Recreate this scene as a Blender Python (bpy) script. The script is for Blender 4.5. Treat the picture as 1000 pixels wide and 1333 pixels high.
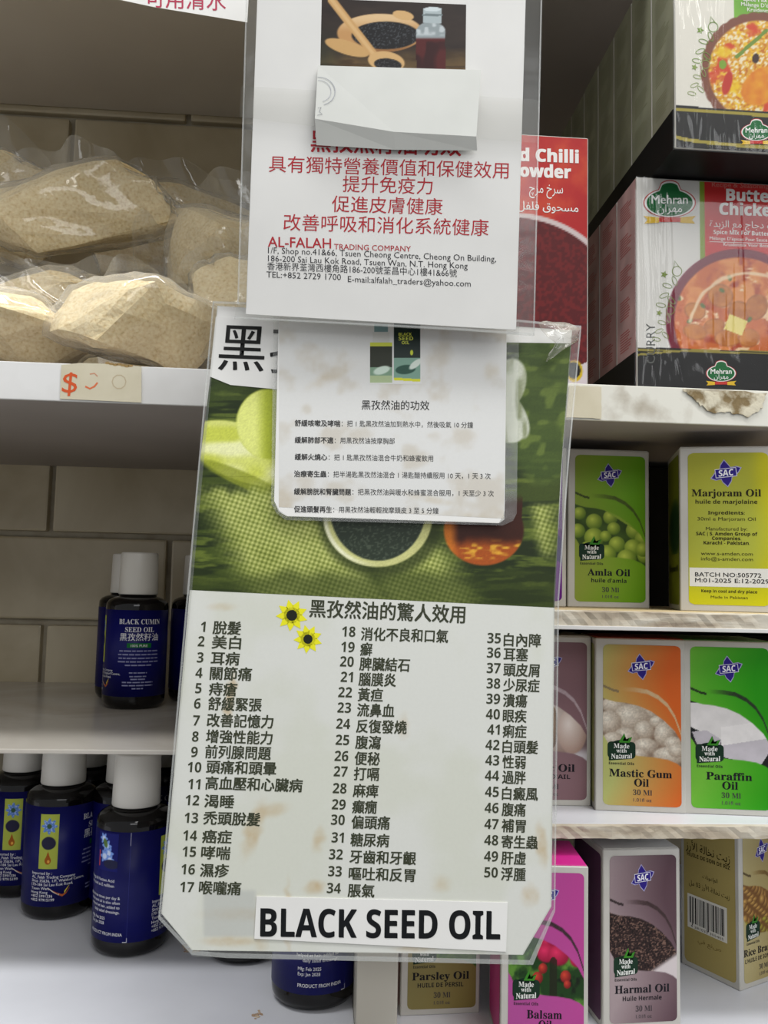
import bpy, bmesh, math, random
import numpy as np
from mathutils import Vector, Matrix

for o in list(bpy.data.objects):
    bpy.data.objects.remove(o)
SC = bpy.context.scene
COL = SC.collection
PI = math.pi

# ------------------------------------------------------------------ camera
ZC = 1.30                      # eye height
YAW, PITCH, ROLL, F = math.radians(3.912), math.radians(4.791), math.radians(1.292), 1094.9
R3 = (Matrix.Rotation(-YAW, 3, 'Z') @ Matrix.Rotation(PI / 2 + PITCH, 3, 'X') @ Matrix.Rotation(ROLL, 3, 'Z'))
cd = bpy.data.cameras.new('camera')
cam = bpy.data.objects.new('camera', cd)
COL.objects.link(cam)
cam.matrix_world = Matrix.Translation((0, 0, ZC)) @ R3.to_4x4()
cd.sensor_fit = 'VERTICAL'
cd.sensor_height = 36.0
cd.lens = F / 1333.0 * 36.0
cd.clip_start = 0.01
SC.camera = cam

# ------------------------------------------------------------------ light
SC.view_settings.view_transform = 'Standard'
SC.view_settings.look = 'None'
SC.view_settings.gamma = 1.0
SC.view_settings.exposure = 0.0
SC.view_settings.use_curve_mapping = False
W = bpy.data.worlds.new('shop_air')
SC.world = W
W.use_nodes = True
W.node_tree.nodes['Background'].inputs[0].default_value = (0.95, 0.97, 1.0, 1)
W.node_tree.nodes['Background'].inputs[1].default_value = 0.46


def area(name, loc, target, sx, sy, power, col=(1, 1, 1)):
    l = bpy.data.lights.new(name, 'AREA')
    l.shape = 'RECTANGLE'
    l.size, l.size_y, l.energy, l.color = sx, sy, power, col
    o = bpy.data.objects.new(name, l)
    COL.objects.link(o)
    o.location = loc
    d = Vector(target) - Vector(loc)
    o.rotation_euler = d.to_track_quat('-Z', 'Y').to_euler()
    return o


area('ceiling_tube_light', (0.70, -0.42, ZC + 1.2), (0.1, 0.45, ZC - 0.1), 1.3, 0.3, 9.5, (1.0, 0.985, 0.95))
area('aisle_tube_light', (0.55, -1.5, ZC + 0.95), (0.1, 0.42, ZC), 1.6, 0.5, 7.5, (0.98, 0.99, 1.0))

area('shelf_front_fill_light', (-0.10, 0.12, ZC + 1.30), (-0.05, 0.36, ZC - 0.2), 1.4, 0.10, 19.0, (0.98, 0.99, 1.0))  # added overhead strip that brightens the bottom shelf; not a shop lamp

# ------------------------------------------------------------------ helpers
R3n = np.array(R3)


def srgb(c):
    c = np.asarray(c, float)
    if c.max() > 1.0:
        c = c / 255.0
    return np.where(c <= 0.04045, c / 12.92, ((c + 0.055) / 1.055) ** 2.4)


def lin(r, g, b):
    return tuple(srgb(np.array([r, g, b]) / 255.0)) + (1.0,)


def ray(px, py):
    px = np.asarray(px, float); py = np.asarray(py, float)
    v = np.stack([(px - 500) / F, -(py - 666.5) / F, -np.ones_like(px)], -1)
    return v @ R3n.T


def hitY(px, py, Y):
    d = ray(px, py)
    p = d * (Y / d[..., 1])[..., None]
    p[..., 2] += ZC
    return p


def hitZ(px, py, dz):
    d = ray(float(px), float(py))
    p = d * (dz / d[2])
    p[2] += ZC
    return p


def Z_at(px, py, Y):
    return float(hitY(np.array(float(px)), np.array(float(py)), Y)[2])


def X_at(px, py, Y):
    return float(hitY(np.array(px), np.array(py), Y)[0])


# ------------------------------------------------------------------ materials
def mat(name, col=(200, 200, 200), rough=0.5, metal=0.0, spec=0.5, coat=0.0):
    m = bpy.data.materials.new(name)
    m.use_nodes = True
    b = m.node_tree.nodes['Principled BSDF']
    b.inputs['Base Color'].default_value = lin(*col)
    b.inputs['Roughness'].default_value = rough
    b.inputs['Metallic'].default_value = metal
    b.inputs['Specular IOR Level'].default_value = spec
    b.inputs['Coat Weight'].default_value = coat
    return m


def nz(m, c1, c2, scale=20, detail=6, bump=0.0, p0=0.35, p1=0.65, stretch=(1, 1, 1), dist=0.0, third=None):
    nt = m.node_tree
    b = nt.nodes['Principled BSDF']
    tc = nt.nodes.new('ShaderNodeTexCoord')
    mp = nt.nodes.new('ShaderNodeMapping')
    mp.inputs['Scale'].default_value = stretch
    n = nt.nodes.new('ShaderNodeTexNoise')
    n.inputs['Scale'].default_value = scale
    n.inputs['Detail'].default_value = detail
    n.inputs['Distortion'].default_value = dist
    r = nt.nodes.new('ShaderNodeValToRGB')
    r.color_ramp.elements[0].position = p0
    r.color_ramp.elements[1].position = p1
    r.color_ramp.elements[0].color = lin(*c1)
    r.color_ramp.elements[1].color = lin(*c2)
    if third:
        e = r.color_ramp.elements.new(third[0])
        e.color = lin(*third[1])
    L = nt.links.new
    L(tc.outputs['Object'], mp.inputs[0]); L(mp.outputs[0], n.inputs['Vector'])
    L(n.outputs[0], r.inputs[0]); L(r.outputs[0], b.inputs['Base Color'])
    if bump:
        bp = nt.nodes.new('ShaderNodeBump')
        bp.inputs['Strength'].default_value = bump
        bp.inputs['Distance'].default_value = 0.001
        L(n.outputs[0], bp.inputs['Height']); L(bp.outputs[0], b.inputs['Normal'])
    return m


def film(name, haze=0.08, tint=(235, 238, 235), rough=0.12, fres=1.45, bump=0.0, bscale=30, wst=(1, 1, 1), edge=0.0):
    m = bpy.data.materials.new(name)
    m.use_nodes = True
    nt = m.node_tree
    nt.nodes.clear()
    N = nt.nodes.new
    L = nt.links.new
    out = N('ShaderNodeOutputMaterial')
    tr = N('ShaderNodeBsdfTransparent')
    tr.inputs[0].default_value = (0.97, 0.97, 0.965, 1)
    gl = N('ShaderNodeBsdfGlossy')
    gl.inputs['Roughness'].default_value = rough
    df = N('ShaderNodeBsdfDiffuse')
    df.inputs[0].default_value = lin(*tint)
    lf = N('ShaderNodeLayerWeight')
    lf.inputs[0].default_value = 0.5
    pw = N('ShaderNodeMath')
    pw.operation = 'POWER'
    pw.inputs[1].default_value = 4.0
    fr = N('ShaderNodeMapRange')
    fr.inputs[3].default_value = ((fres - 1) / (fres + 1)) ** 2
    fr.inputs[4].default_value = 0.55
    L(lf.outputs['Facing'], pw.inputs[0]); L(pw.outputs[0], fr.inputs[0])
    m1 = N('ShaderNodeMixShader')
    m1.inputs[0].default_value = haze
    m2 = N('ShaderNodeMixShader')
    if edge:
        lw = N('ShaderNodeLayerWeight')
        lw.inputs[0].default_value = 0.35
        mr = N('ShaderNodeMapRange')
        mr.inputs[3].default_value = haze
        mr.inputs[4].default_value = haze + edge
        L(lw.outputs['Facing'], mr.inputs[0]); L(mr.outputs[0], m1.inputs[0])
    L(tr.outputs[0], m1.inputs[1]); L(df.outputs[0], m1.inputs[2])
    L(fr.outputs[0], m2.inputs[0]); L(m1.outputs[0], m2.inputs[1]); L(gl.outputs[0], m2.inputs[2])
    L(m2.outputs[0], out.inputs[0])
    if bump:
        tc = N('ShaderNodeTexCoord')
        mp = N('ShaderNodeMapping')
        mp.inputs['Scale'].default_value = wst
        n = N('ShaderNodeTexNoise')
        n.inputs['Scale'].default_value = bscale
        n.inputs['Detail'].default_value = 3
        b = N('ShaderNodeBump')
        b.inputs['Strength'].default_value = bump
        b.inputs['Distance'].default_value = 0.002
        L(tc.outputs['Object'], mp.inputs[0]); L(mp.outputs[0], n.inputs['Vector'])
        L(n.outputs[0], b.inputs['Height'])
        L(b.outputs[0], gl.inputs['Normal']); L(b.outputs[0], lf.inputs['Normal'])
    return m


def print_mat(name, rough, spec=0.4, grain=0.05):
    m = mat(name, (255, 255, 255), rough, 0, spec)
    nt = m.node_tree
    a = nt.nodes.new('ShaderNodeVertexColor')
    a.layer_name = 'Col'
    n = nt.nodes.new('ShaderNodeTexNoise')
    n.inputs['Scale'].default_value = 900
    mx = nt.nodes.new('ShaderNodeMix')
    mx.data_type = 'RGBA'
    mx.blend_type = 'MULTIPLY'
    mx.inputs[0].default_value = grain
    L = nt.links.new
    tc = nt.nodes.new('ShaderNodeTexCoord')
    L(tc.outputs['Object'], n.inputs['Vector'])
    L(a.outputs[0], mx.inputs[6]); L(n.outputs[0], mx.inputs[7])
    L(mx.outputs[2], nt.nodes['Principled BSDF'].inputs['Base Color'])
    return m


M = {}
M['white_lam'] = nz(mat('white_laminate', rough=0.35), (205, 203, 198), (232, 231, 228), 14, 5, 0.02, 0.3, 0.6)
M['white_edge'] = nz(mat('chipped_white_edge', rough=0.5), (150, 135, 110), (226, 224, 212), 22, 8, 0.3, 0.30, 0.42)
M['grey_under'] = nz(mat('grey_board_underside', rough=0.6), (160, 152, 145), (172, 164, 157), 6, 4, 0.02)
M['lit_under'] = nz(mat('lit_board_underside', rough=0.6), (205, 197, 184), (216, 209, 197), 6, 4, 0.02)  # left top board only: bounced light lifted into the board's colour
M['thin_shelf'] = nz(mat('thin_marbled_shelf', rough=0.22), (168, 160, 148), (196, 190, 180), 9, 6, 0.0, 0.35, 0.6, (1, 1, 1), 1.0)
M['raw_board'] = nz(mat('raw_chipboard_edge', rough=0.85), (150, 136, 118), (205, 198, 182), 90, 10, 0.7, 0.32, 0.66, (0.35, 1, 1.6), 0.6, (0.48, (182, 170, 150)))
M['wood_top'] = nz(mat('bare_wood_shelf_top', rough=0.7), (188, 165, 122), (214, 194, 152), 40, 6, 0.1, 0.3, 0.7, (0.2, 1, 1))
M['bottom'] = nz(mat('white_painted_bottom', rough=0.4), (206, 207, 212), (222, 223, 228), 9, 6, 0.02, 0.3, 0.6)
M['post'] = nz(mat('beige_post', rough=0.45), (178, 172, 158), (198, 192, 178), 10, 5, 0.05, 0.3, 0.7, (1, 1, 0.3))
M['tile'] = nz(mat('cream_tile', rough=0.3), (172, 158, 128), (196, 184, 156), 7, 7, 0.03, 0.38, 0.62, (1, 1, 1), 1.2)
M['grout'] = nz(mat('tile_grout', rough=0.9), (160, 150, 130), (182, 174, 154), 60, 6, 0.2)
M['carton'] = nz(mat('silver_white_carton', rough=0.4), (186, 183, 174), (197, 194, 186), 30, 4, 0.02)
M['carton_dark'] = nz(mat('black_carton', rough=0.45, spec=0.2), (18, 18, 18), (24, 24, 24), 30, 4, 0.02)
M['print'] = print_mat('printed_gloss', 0.42, 0.2)
M['print_paper'] = print_mat('printed_paper', 0.55, 0.2)
M['ink'] = print_mat('printed_ink', 0.5, 0.15, 0.0)
M['paper'] = nz(mat('white_paper', rough=0.6, spec=0.3), (222, 221, 217), (229, 228, 224), 20, 5, 0.02)
M['card'] = nz(mat('folded_white_card', rough=0.55, spec=0.3), (204, 205, 199), (213, 214, 208), 25, 5, 0.05)
M['sleeve'] = film('clear_sleeve', 0.05, (225, 228, 224), 0.12, 1.30, 0.3, 40)
M['laminate'] = film('clear_laminate_face', 0.006, (225, 228, 224), 0.15, 1.16, 0.1, 40)
M['seam'] = film('welded_sleeve_seam', 0.16, (232, 235, 232), 0.25, 1.45)
M['tape'] = film('clear_tape', 0.012, (232, 230, 215), 0.25, 1.2, 0.2, 60)
M['bag'] = film('clear_bag_film', 0.02, (246, 240, 224), 0.09, 1.62, 0.7, 45, (1, 1, 1), 0.5)
M['wrap'] = film('shrink_wrap', 0.004, (240, 240, 240), 0.07, 1.5, 0.0)
M['crumb'] = nz(mat('pale_husk_powder', rough=0.9, spec=0.1), (206, 180, 130), (244, 228, 188), 520, 8, 0.5, 0.25, 0.62, (1, 1, 1), 0.0, (0.40, (232, 210, 164)))
M['glass'] = mat('dark_amber_glass', (12, 10, 10), 0.07, 0, 0.4)
M['label'] = nz(mat('royal_blue_label', rough=0.36, spec=0.22), (10, 12, 84), (14, 17, 98), 20, 3, 0)
M['label2'] = nz(mat('royal_blue_label_flap', rough=0.26), (20, 25, 112), (26, 32, 124), 20, 3, 0)
M['cap'] = nz(mat('white_plastic_cap', rough=0.38), (214, 210, 200), (222, 218, 209), 20, 3, 0)
M['old_tape'] = nz(mat('yellowed_masking_tape', rough=0.6), (205, 196, 168), (222, 214, 190), 30, 6, 0.2)
M['gunk'] = nz(mat('dried_glue_residue', rough=0.7), (128, 108, 70), (214, 206, 182), 120, 8, 1.0, 0.40, 0.56)
M['flake'] = nz(mat('brown_flake', rough=0.9), (150, 120, 95), (205, 185, 160), 300, 6, 0.5)


# ------------------------------------------------------------------ objects
def link(o, parent=None):
    COL.objects.link(o)
    if parent is not None:
        o.parent = parent
    return o


def thing(name, label, cat, loc=(0, 0, 0), rotz=0.0, group=None):
    o = bpy.data.objects.new(name, None)
    o.empty_display_size = 0.01
    link(o)
    o.location = loc
    o.rotation_euler = (0, 0, rotz)
    o['label'] = label
    o['category'] = cat
    if group:
        o['group'] = group
    return o


def tag(o, label, cat, group=None):
    o['label'] = label
    o['category'] = cat
    if group:
        o['group'] = group
    return o


def meshobj(name, verts, faces, material, parent=None, smooth=False):
    me = bpy.data.meshes.new(name)
    me.from_pydata([tuple(v) for v in verts], [], [tuple(f) for f in faces])
    me.update()
    me.materials.append(material)
    if smooth:
        for p in me.polygons:
            p.use_smooth = True
    return link(bpy.data.objects.new(name, me), parent)


def bmobj(name, bm, material, parent=None, smooth=False):
    me = bpy.data.meshes.new(name)
    bm.normal_update()
    bm.to_mesh(me)
    bm.free()
    me.materials.append(material)
    if smooth:
        for p in me.polygons:
            p.use_smooth = True
    return link(bpy.data.objects.new(name, me), parent)


def boxbm(x0, x1, y0, y1, z0, z1, bev=0.0, seg=2):
    bm = bmesh.new()
    bmesh.ops.create_cube(bm, size=1)
    bmesh.ops.scale(bm, vec=(x1 - x0, y1 - y0, z1 - z0), verts=bm.verts)
    bmesh.ops.translate(bm, vec=((x0 + x1) / 2, (y0 + y1) / 2, (z0 + z1) / 2), verts=bm.verts)
    if bev:
        bmesh.ops.bevel(bm, geom=bm.edges[:], offset=bev, segments=seg, affect='EDGES', profile=0.6)
    return bm


def lathe(profile, seg=48):
    v, f = [], []
    n = len(profile)
    for i in range(seg):
        a = 2 * PI * i / seg
        for r, z in profile:
            v.append((r * math.cos(a), r * math.sin(a), z))
    for i in range(seg):
        j = (i + 1) % seg
        for k in range(n - 1):
            f.append((i * n + k, j * n + k, j * n + k + 1, i * n + k + 1))
    return v, f


# ------------------------------------------------------------------ numpy noise
rs = np.random.RandomState(5)
TAB = rs.rand(256, 256)


def vn(x, y):
    xi = np.floor(x).astype(int); yi = np.floor(y).astype(int)
    fx = x - xi; fy = y - yi
    fx = fx * fx * (3 - 2 * fx); fy = fy * fy * (3 - 2 * fy)
    a = TAB[xi & 255, yi & 255]; b = TAB[(xi + 1) & 255, yi & 255]
    c = TAB[xi & 255, (yi + 1) & 255]; d = TAB[(xi + 1) & 255, (yi + 1) & 255]
    return (a * (1 - fx) + b * fx) * (1 - fy) + (c * (1 - fx) + d * fx) * fy


def fbm(x, y, o=4):
    s = 0; a = 0.5; t = 0
    for i in range(o):
        s = s + a * vn(x * 2 ** i + 17 * i, y * 2 ** i + 31 * i); t += a; a *= 0.5
    return s / t


def ss(a, b, x):
    t = np.clip((x - a) / (b - a), 0, 1)
    return t * t * (3 - 2 * t)


def mixc(c, d, m):
    d = np.asarray(d, float)
    return c * (1 - m[..., None]) + d * m[..., None]


def flat(X, c):
    return np.ones(X.shape + (3,)) * np.asarray(c, float)


def ell(X, Y, cx, cy, rx, ry, ang=0.0):
    c, s = math.cos(ang), math.sin(ang)
    u = (X - cx) * c + (Y - cy) * s
    v = -(X - cx) * s + (Y - cy) * c
    return np.sqrt((u / rx) ** 2 + (v / ry) ** 2)


def inside(d, soft=0.06):
    return 1 - ss(1 - soft, 1 + soft, d)


def seg_d(X, Y, x0, y0, x1, y1):
    dx, dy = x1 - x0, y1 - y0
    t = np.clip(((X - x0) * dx + (Y - y0) * dy) / (dx * dx + dy * dy), 0, 1)
    return np.hypot(X - x0 - t * dx, Y - y0 - t * dy), t


def ball(c, X, Y, cx, cy, r, hi, lo, ry=None, soft=0.06):
    ry = ry or r
    d = ell(X, Y, cx, cy, r, ry)
    sh = np.clip(1 - ell(X, Y, cx - r * 0.25, cy - ry * 0.3, r * 1.35, ry * 1.35), 0, 1)
    colr = np.asarray(lo, float) * (1 - sh[..., None]) + np.asarray(hi, float) * sh[..., None]
    m = inside(d, soft)[..., None]
    return c * (1 - m) + colr * m


# ------------------------------------------------------------------ surfaces that carry print
LAY = 0.00004


class Plane:
    """A real plane in the shop; print on it is laid out in the photograph's pixel grid."""
    def __init__(s, pts):
        P = [hitY(np.array(a), np.array(b), Y) for a, b, Y in pts]
        n = np.cross(P[1] - P[0], P[2] - P[0]); n /= np.linalg.norm(n)
        s.P0 = P[0]
        if np.dot(n, np.array([0, 0, ZC]) - s.P0) < 0:
            n = -n
        s.n = n

    def lifted(s, d):
        q = Plane.__new__(Plane)
        q.n = s.n; q.P0 = s.P0 + s.n * d
        return q

    def map(s, X, Y, lay=0):
        d = ray(X, Y)
        o = np.array([0, 0, ZC])
        P0 = s.P0 + s.n * lay * LAY
        t = ((P0 - o) @ s.n) / (d @ s.n)
        return o + d * t[..., None]


class Face:
    """Flat face: origin top-left, unit vectors right and down, scaled."""
    def __init__(s, o, u, v, n, su=0.001, sv=None):
        s.o, s.u, s.v, s.n = [np.array(k, float) for k in (o, u, v, n)]
        s.su = su; s.sv = sv or su

    def map(s, X, Y, lay=0):
        X = np.asarray(X, float)[..., None]; Y = np.asarray(Y, float)[..., None]
        return s.o + s.u * X * s.su + s.v * Y * s.sv + s.n * (lay + 2) * LAY


class Cyl:
    """Bottle label, X in degrees to the viewer's right, Y in mm above the base."""
    def __init__(s, r):
        s.r = r

    def map(s, X, Y, lay=0):
        a = np.radians(np.asarray(X, float))
        r = s.r + (lay + 1.5) * LAY
        return np.stack([np.sin(a) * r, -np.cos(a) * r, -np.asarray(Y, float) * 0.001 * np.ones_like(a)], -1)


SANS = {}


def mathify(s, cap, low, dig=None):
    out = ''
    for ch in s:
        if 'A' <= ch <= 'Z': out += chr(cap + ord(ch) - 65)
        elif 'a' <= ch <= 'z': out += chr(low + ord(ch) - 97)
        elif dig and '0' <= ch <= '9': out += chr(dig + ord(ch) - 48)
        else: out += ch
    return out


def serifb(s): return mathify(s, 0x1D400, 0x1D41A, 0x1D7CE)
def sansb(s): return mathify(s, 0x1D5D4, 0x1D5EE, 0x1D7EC)


AR = {'ا': (0xFE8D, 2), 'ب': (0xFE8F, 4), 'ة': (0xFE93, 2), 'ت': (0xFE95, 4), 'ج': (0xFE9D, 4), 'ح': (0xFEA1, 4),
      'خ': (0xFEA5, 4), 'د': (0xFEA9, 2), 'ر': (0xFEAD, 2), 'ز': (0xFEAF, 2), 'س': (0xFEB1, 4), 'ف': (0xFED1, 4),
      'ق': (0xFED5, 4), 'ل': (0xFEDD, 4), 'م': (0xFEE1, 4), 'ن': (0xFEE5, 4), 'ه': (0xFEE9, 4), 'و': (0xFEED, 2),
      'ي': (0xFEF1, 4), 'ع': (0xFEC9, 4), 'چ': (0xFB7A, 4), 'أ': (0xFE83, 2), '\u0001': (0xFEF7, 2)}


def arab(s):
    s = s.replace('لأ', '\u0001')
    out = []
    for i, ch in enumerate(s):
        if ch not in AR:
            out.append(ch); continue
        b, k = AR[ch]
        prev = i > 0 and s[i - 1] in AR and AR[s[i - 1]][1] == 4
        nxt = i + 1 < len(s) and s[i + 1] in AR and k == 4
        if prev and nxt: out.append(chr(b + 3))
        elif nxt: out.append(chr(b + 2))
        elif prev: out.append(chr(b + 1))
        else: out.append(chr(b))
    return ''.join(reversed(out))


_tc = {}


def glyphs(s, off=0.0, res=2):
    k = (s, off, res)
    if k in _tc:
        return _tc[k]
    c = bpy.data.curves.new('lettering_source', 'FONT')
    c.body = s
    c.resolution_u = res
    c.offset = off
    o = bpy.data.objects.new('lettering_source', c)
    COL.objects.link(o)
    dg = bpy.context.evaluated_depsgraph_get()
    ev = o.evaluated_get(dg)
    me = ev.to_mesh()
    n = len(me.vertices)
    co = np.zeros(n * 3); me.vertices.foreach_get('co', co); co = co.reshape(-1, 3)[:, :2].copy()
    me.calc_loop_triangles()
    t = np.zeros(len(me.loop_triangles) * 3, int); me.loop_triangles.foreach_get('vertices', t)
    ev.to_mesh_clear()
    bpy.data.objects.remove(o)
    bpy.data.curves.remove(c)
    _tc[k] = (co, t.reshape(-1, 3))
    return _tc[k]


class Art:
    def __init__(s, surf):
        s.f = surf
        s.V, s.F, s.C = [], [], []
        s.n = 0

    def add(s, P, faces, col):
        s.V.append(P.reshape(-1, 3)); s.F.append(np.asarray(faces) + s.n)
        col = np.asarray(col, float)
        if col.ndim == 1: col = np.tile(col, (len(s.V[-1]), 1))
        s.C.append(col.reshape(-1, 3)); s.n += len(s.V[-1])

    def poly(s, pts, col, lay=1):
        """Fan of triangles about the centroid."""
        p = np.array(pts, float)
        c = p.mean(0)
        q = np.vstack([p, c])
        n = len(p)
        s.add(s.f.map(q[:, 0], q[:, 1], lay), [(i, (i + 1) % n, n) for i in range(n)], srgb(np.array(col) / 255.0))

    def ellipse(s, cx, cy, rx, ry, col, lay=1, n=28, ang=0.0):
        t = np.linspace(0, 2 * PI, n, endpoint=False)
        x, y = rx * np.cos(t), ry * np.sin(t)
        c, d = math.cos(ang), math.sin(ang)
        s.poly(np.stack([cx + x * c - y * d, cy + x * d + y * c], 1), col, lay)

    def stroke(s, pts, w, col, lay=1):
        p = np.array(pts, float)
        d = np.gradient(p, axis=0)
        nrm = np.stack([-d[:, 1], d[:, 0]], 1)
        nrm /= np.linalg.norm(nrm, axis=1)[:, None] + 1e-9
        ww = np.asarray(w) * np.ones(len(p)) / 2
        a = p + nrm * ww[:, None]; b = p - nrm * ww[:, None]
        q = np.vstack([a, b]); n = len(p)
        fs = []
        for i in range(n - 1):
            fs += [(i, i + 1, n + i), (i + 1, n + i + 1, n + i)]
        s.add(s.f.map(q[:, 0], q[:, 1], lay), fs, srgb(np.array(col) / 255.0))

    def rrect(s, x0, y0, x1, y1, r, col, lay=1):
        pts = []
        for cx, cy, a0 in ((x1 - r, y0 + r, -90), (x1 - r, y1 - r, 0), (x0 + r, y1 - r, 90), (x0 + r, y0 + r, 180)):
            for k in range(5):
                a = math.radians(a0 + k * 22.5)
                pts.append((cx + r * math.cos(a), cy + r * math.sin(a)))
        s.poly(pts, col, lay)

    def grid(s, quad, nx, ny, func, lay=1):
        """Bilinear patch over four corners (TL, TR, BR, BL), coloured by func(X, Y) in 0-255 sRGB."""
        q = np.array(quad, float)
        u, v = np.meshgrid(np.linspace(0, 1, nx + 1), np.linspace(0, 1, ny + 1))
        P = (q[0][None, None] * ((1 - u) * (1 - v))[..., None] + q[1] * (u * (1 - v))[..., None]
             + q[2] * (u * v)[..., None] + q[3] * ((1 - u) * v)[..., None])
        X, Y = P[..., 0], P[..., 1]
        c = srgb(np.clip(func(X, Y), 0, 255) / 255.0)
        i = np.arange(ny)[:, None] * (nx + 1) + np.arange(nx)[None]
        a, b, d, e = i.ravel(), (i + 1).ravel(), (i + nx + 1).ravel(), (i + nx + 2).ravel()
        fs = np.vstack([np.stack([a, d, b], 1), np.stack([b, d, e], 1)])
        s.add(s.f.map(X, Y, lay), fs, c)

    def rounded(s, x0, y0, x1, y1, r, n, m_, func, lay=1):
        ys = np.linspace(y0, y1, m_ + 1)
        ins = np.where(ys < y0 + r, r - np.sqrt(np.maximum(0, r * r - (y0 + r - ys) ** 2)), 0)
        ins = np.where(ys > y1 - r, r - np.sqrt(np.maximum(0, r * r - (ys - y1 + r) ** 2)), ins)
        u = np.linspace(0, 1, n + 1)
        X = (x0 + ins)[:, None] + (x1 - x0 - 2 * ins)[:, None] * u[None]
        Y = np.repeat(ys[:, None], n + 1, 1)
        c = srgb(np.clip(func(X, Y), 0, 255) / 255.0)
        i = np.arange(m_)[:, None] * (n + 1) + np.arange(n)[None]
        a_, b_, d_, e_ = i.ravel(), (i + 1).ravel(), (i + n + 1).ravel(), (i + n + 2).ravel()
        s.add(s.f.map(X, Y, lay), np.vstack([np.stack([a_, d_, b_], 1), np.stack([b_, d_, e_], 1)]), c)

    def rect(s, x0, y0, x1, y1, nx, ny, func, lay=1):
        s.grid([(x0, y0), (x1, y0), (x1, y1), (x0, y1)], nx, ny, func, lay)

    def text(s, t, x, y, em, col, slope=0.0, lean=0.0, width=None, align='l', off=0.0, xs=1.0, lay=2, res=2, arc=None):
        co, tr = glyphs(t, 0.0, res)
        if len(co) == 0: return
        gx0, gx1 = co[:, 0].min(), co[:, 0].max()
        gx = co[:, 0] - gx0
        wn = gx1 - gx0
        k = em * xs
        if width: k = width / wn
        w = wn * k
        x0 = x - (w / 2 if align == 'c' else w if align == 'r' else 0)
        dx = gx * k
        dy = co[:, 1] * em
        X = x0 + dx + dy * lean
        Y = y - dy + slope * (x0 + dx - x)
        if arc: Y = Y + arc * ((dx / w - 0.5) ** 2)
        for ox, oy in (((0, 0),) if off <= 0.005 else ((-1, -.6), (1, .6)) if off < 0.015 else ((-1, -.7), (1, -.7), (1, .7), (-1, .7))):
            s.add(s.f.map(X + ox * off * k * .8, Y + oy * off * em * .8, lay + .12 * (ox + 2 * oy)), tr, srgb(np.array(col) / 255.0))
        return x0 + w

    def vtext(s, t, x, y, em, col, length=None, lay=2):
        """Reads upwards."""
        co, tr = glyphs(t)
        k = length / (co[:, 0].max() - co[:, 0].min()) if length else em
        X = x + (-co[:, 1]) * em * 1.0 + 0 * co[:, 0]
        Y = y - co[:, 0] * k
        s.add(s.f.map(X, Y, lay), tr, srgb(np.array(col) / 255.0))

    def build(s, name, material, parent=None):
        V = np.vstack(s.V); Fc = np.vstack(s.F); C = np.vstack(s.C)
        me = bpy.data.meshes.new(name)
        me.vertices.add(len(V)); me.vertices.foreach_set('co', V.ravel().astype(np.float32))
        n = len(Fc)
        me.loops.add(n * 3); me.loops.foreach_set('vertex_index', Fc.ravel().astype(np.int32))
        me.polygons.add(n)
        me.polygons.foreach_set('loop_start', (np.arange(n) * 3).astype(np.int32))
        try:
            me.polygons.foreach_set('loop_total', np.full(n, 3, np.int32))
        except Exception:
            pass
        me.update(calc_edges=True)
        ca = me.color_attributes.new('Col', 'FLOAT_COLOR', 'POINT')
        ca.data.foreach_set('color', np.hstack([C, np.ones((len(C), 1))]).ravel().astype(np.float32))
        me.materials.append(material)
        me.validate()
        ob = link(bpy.data.objects.new(name, me), parent)
        if material is M['ink']: ob['kind'] = 'stuff'
        return ob


def slab(name, surf, pts, thick, material, parent=None, lay=0):
    """Sheet with real thickness standing on surf, outline pts in the surface's units."""
    p = np.array(pts, float)
    A = surf.map(p[:, 0], p[:, 1], lay)
    B = A - surf.n * thick
    n = len(p)
    v = np.vstack([A, B])
    f = [tuple(range(n)), tuple(reversed(range(n, 2 * n)))]
    for i in range(n):
        j = (i + 1) % n
        f.append((i, n + i, n + j, j))
    return meshobj(name, v, f, material, parent)


def ring_sheet(name, surf, outer, inner, thick, material, parent=None):
    o_, i_ = np.array(outer, float), np.array(inner, float)
    n = len(o_)
    A = surf.map(o_[:, 0], o_[:, 1]); B = surf.map(i_[:, 0], i_[:, 1])
    v = np.vstack([A, B, A - surf.n * thick, B - surf.n * thick])
    f = []
    for k in range(n):
        j = (k + 1) % n
        f += [(k, j, n + j, n + k), (3 * n + k, 3 * n + j, 2 * n + j, 2 * n + k), (k, 2 * n + k, 2 * n + j, j)]
    return meshobj(name, v, f, material, parent)


# ================================================================== SETTING
D, YW = 0.42, 0.680
XL, XR = -0.62, 0.62
dTL, dL1, dL1b, dL2 = 0.383, 0.1045, 0.0862, -0.0830
dR2, dR2b, dR3, dR3b, dB, dBR = -0.0115, -0.0208, -0.1170, -0.1240, -0.1910, -0.2200
PX0, PX1 = X_at(464, 1290, 0.372), X_at(518, 1290, 0.372)


def struct(o):
    o['kind'] = 'structure'
    return o


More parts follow.
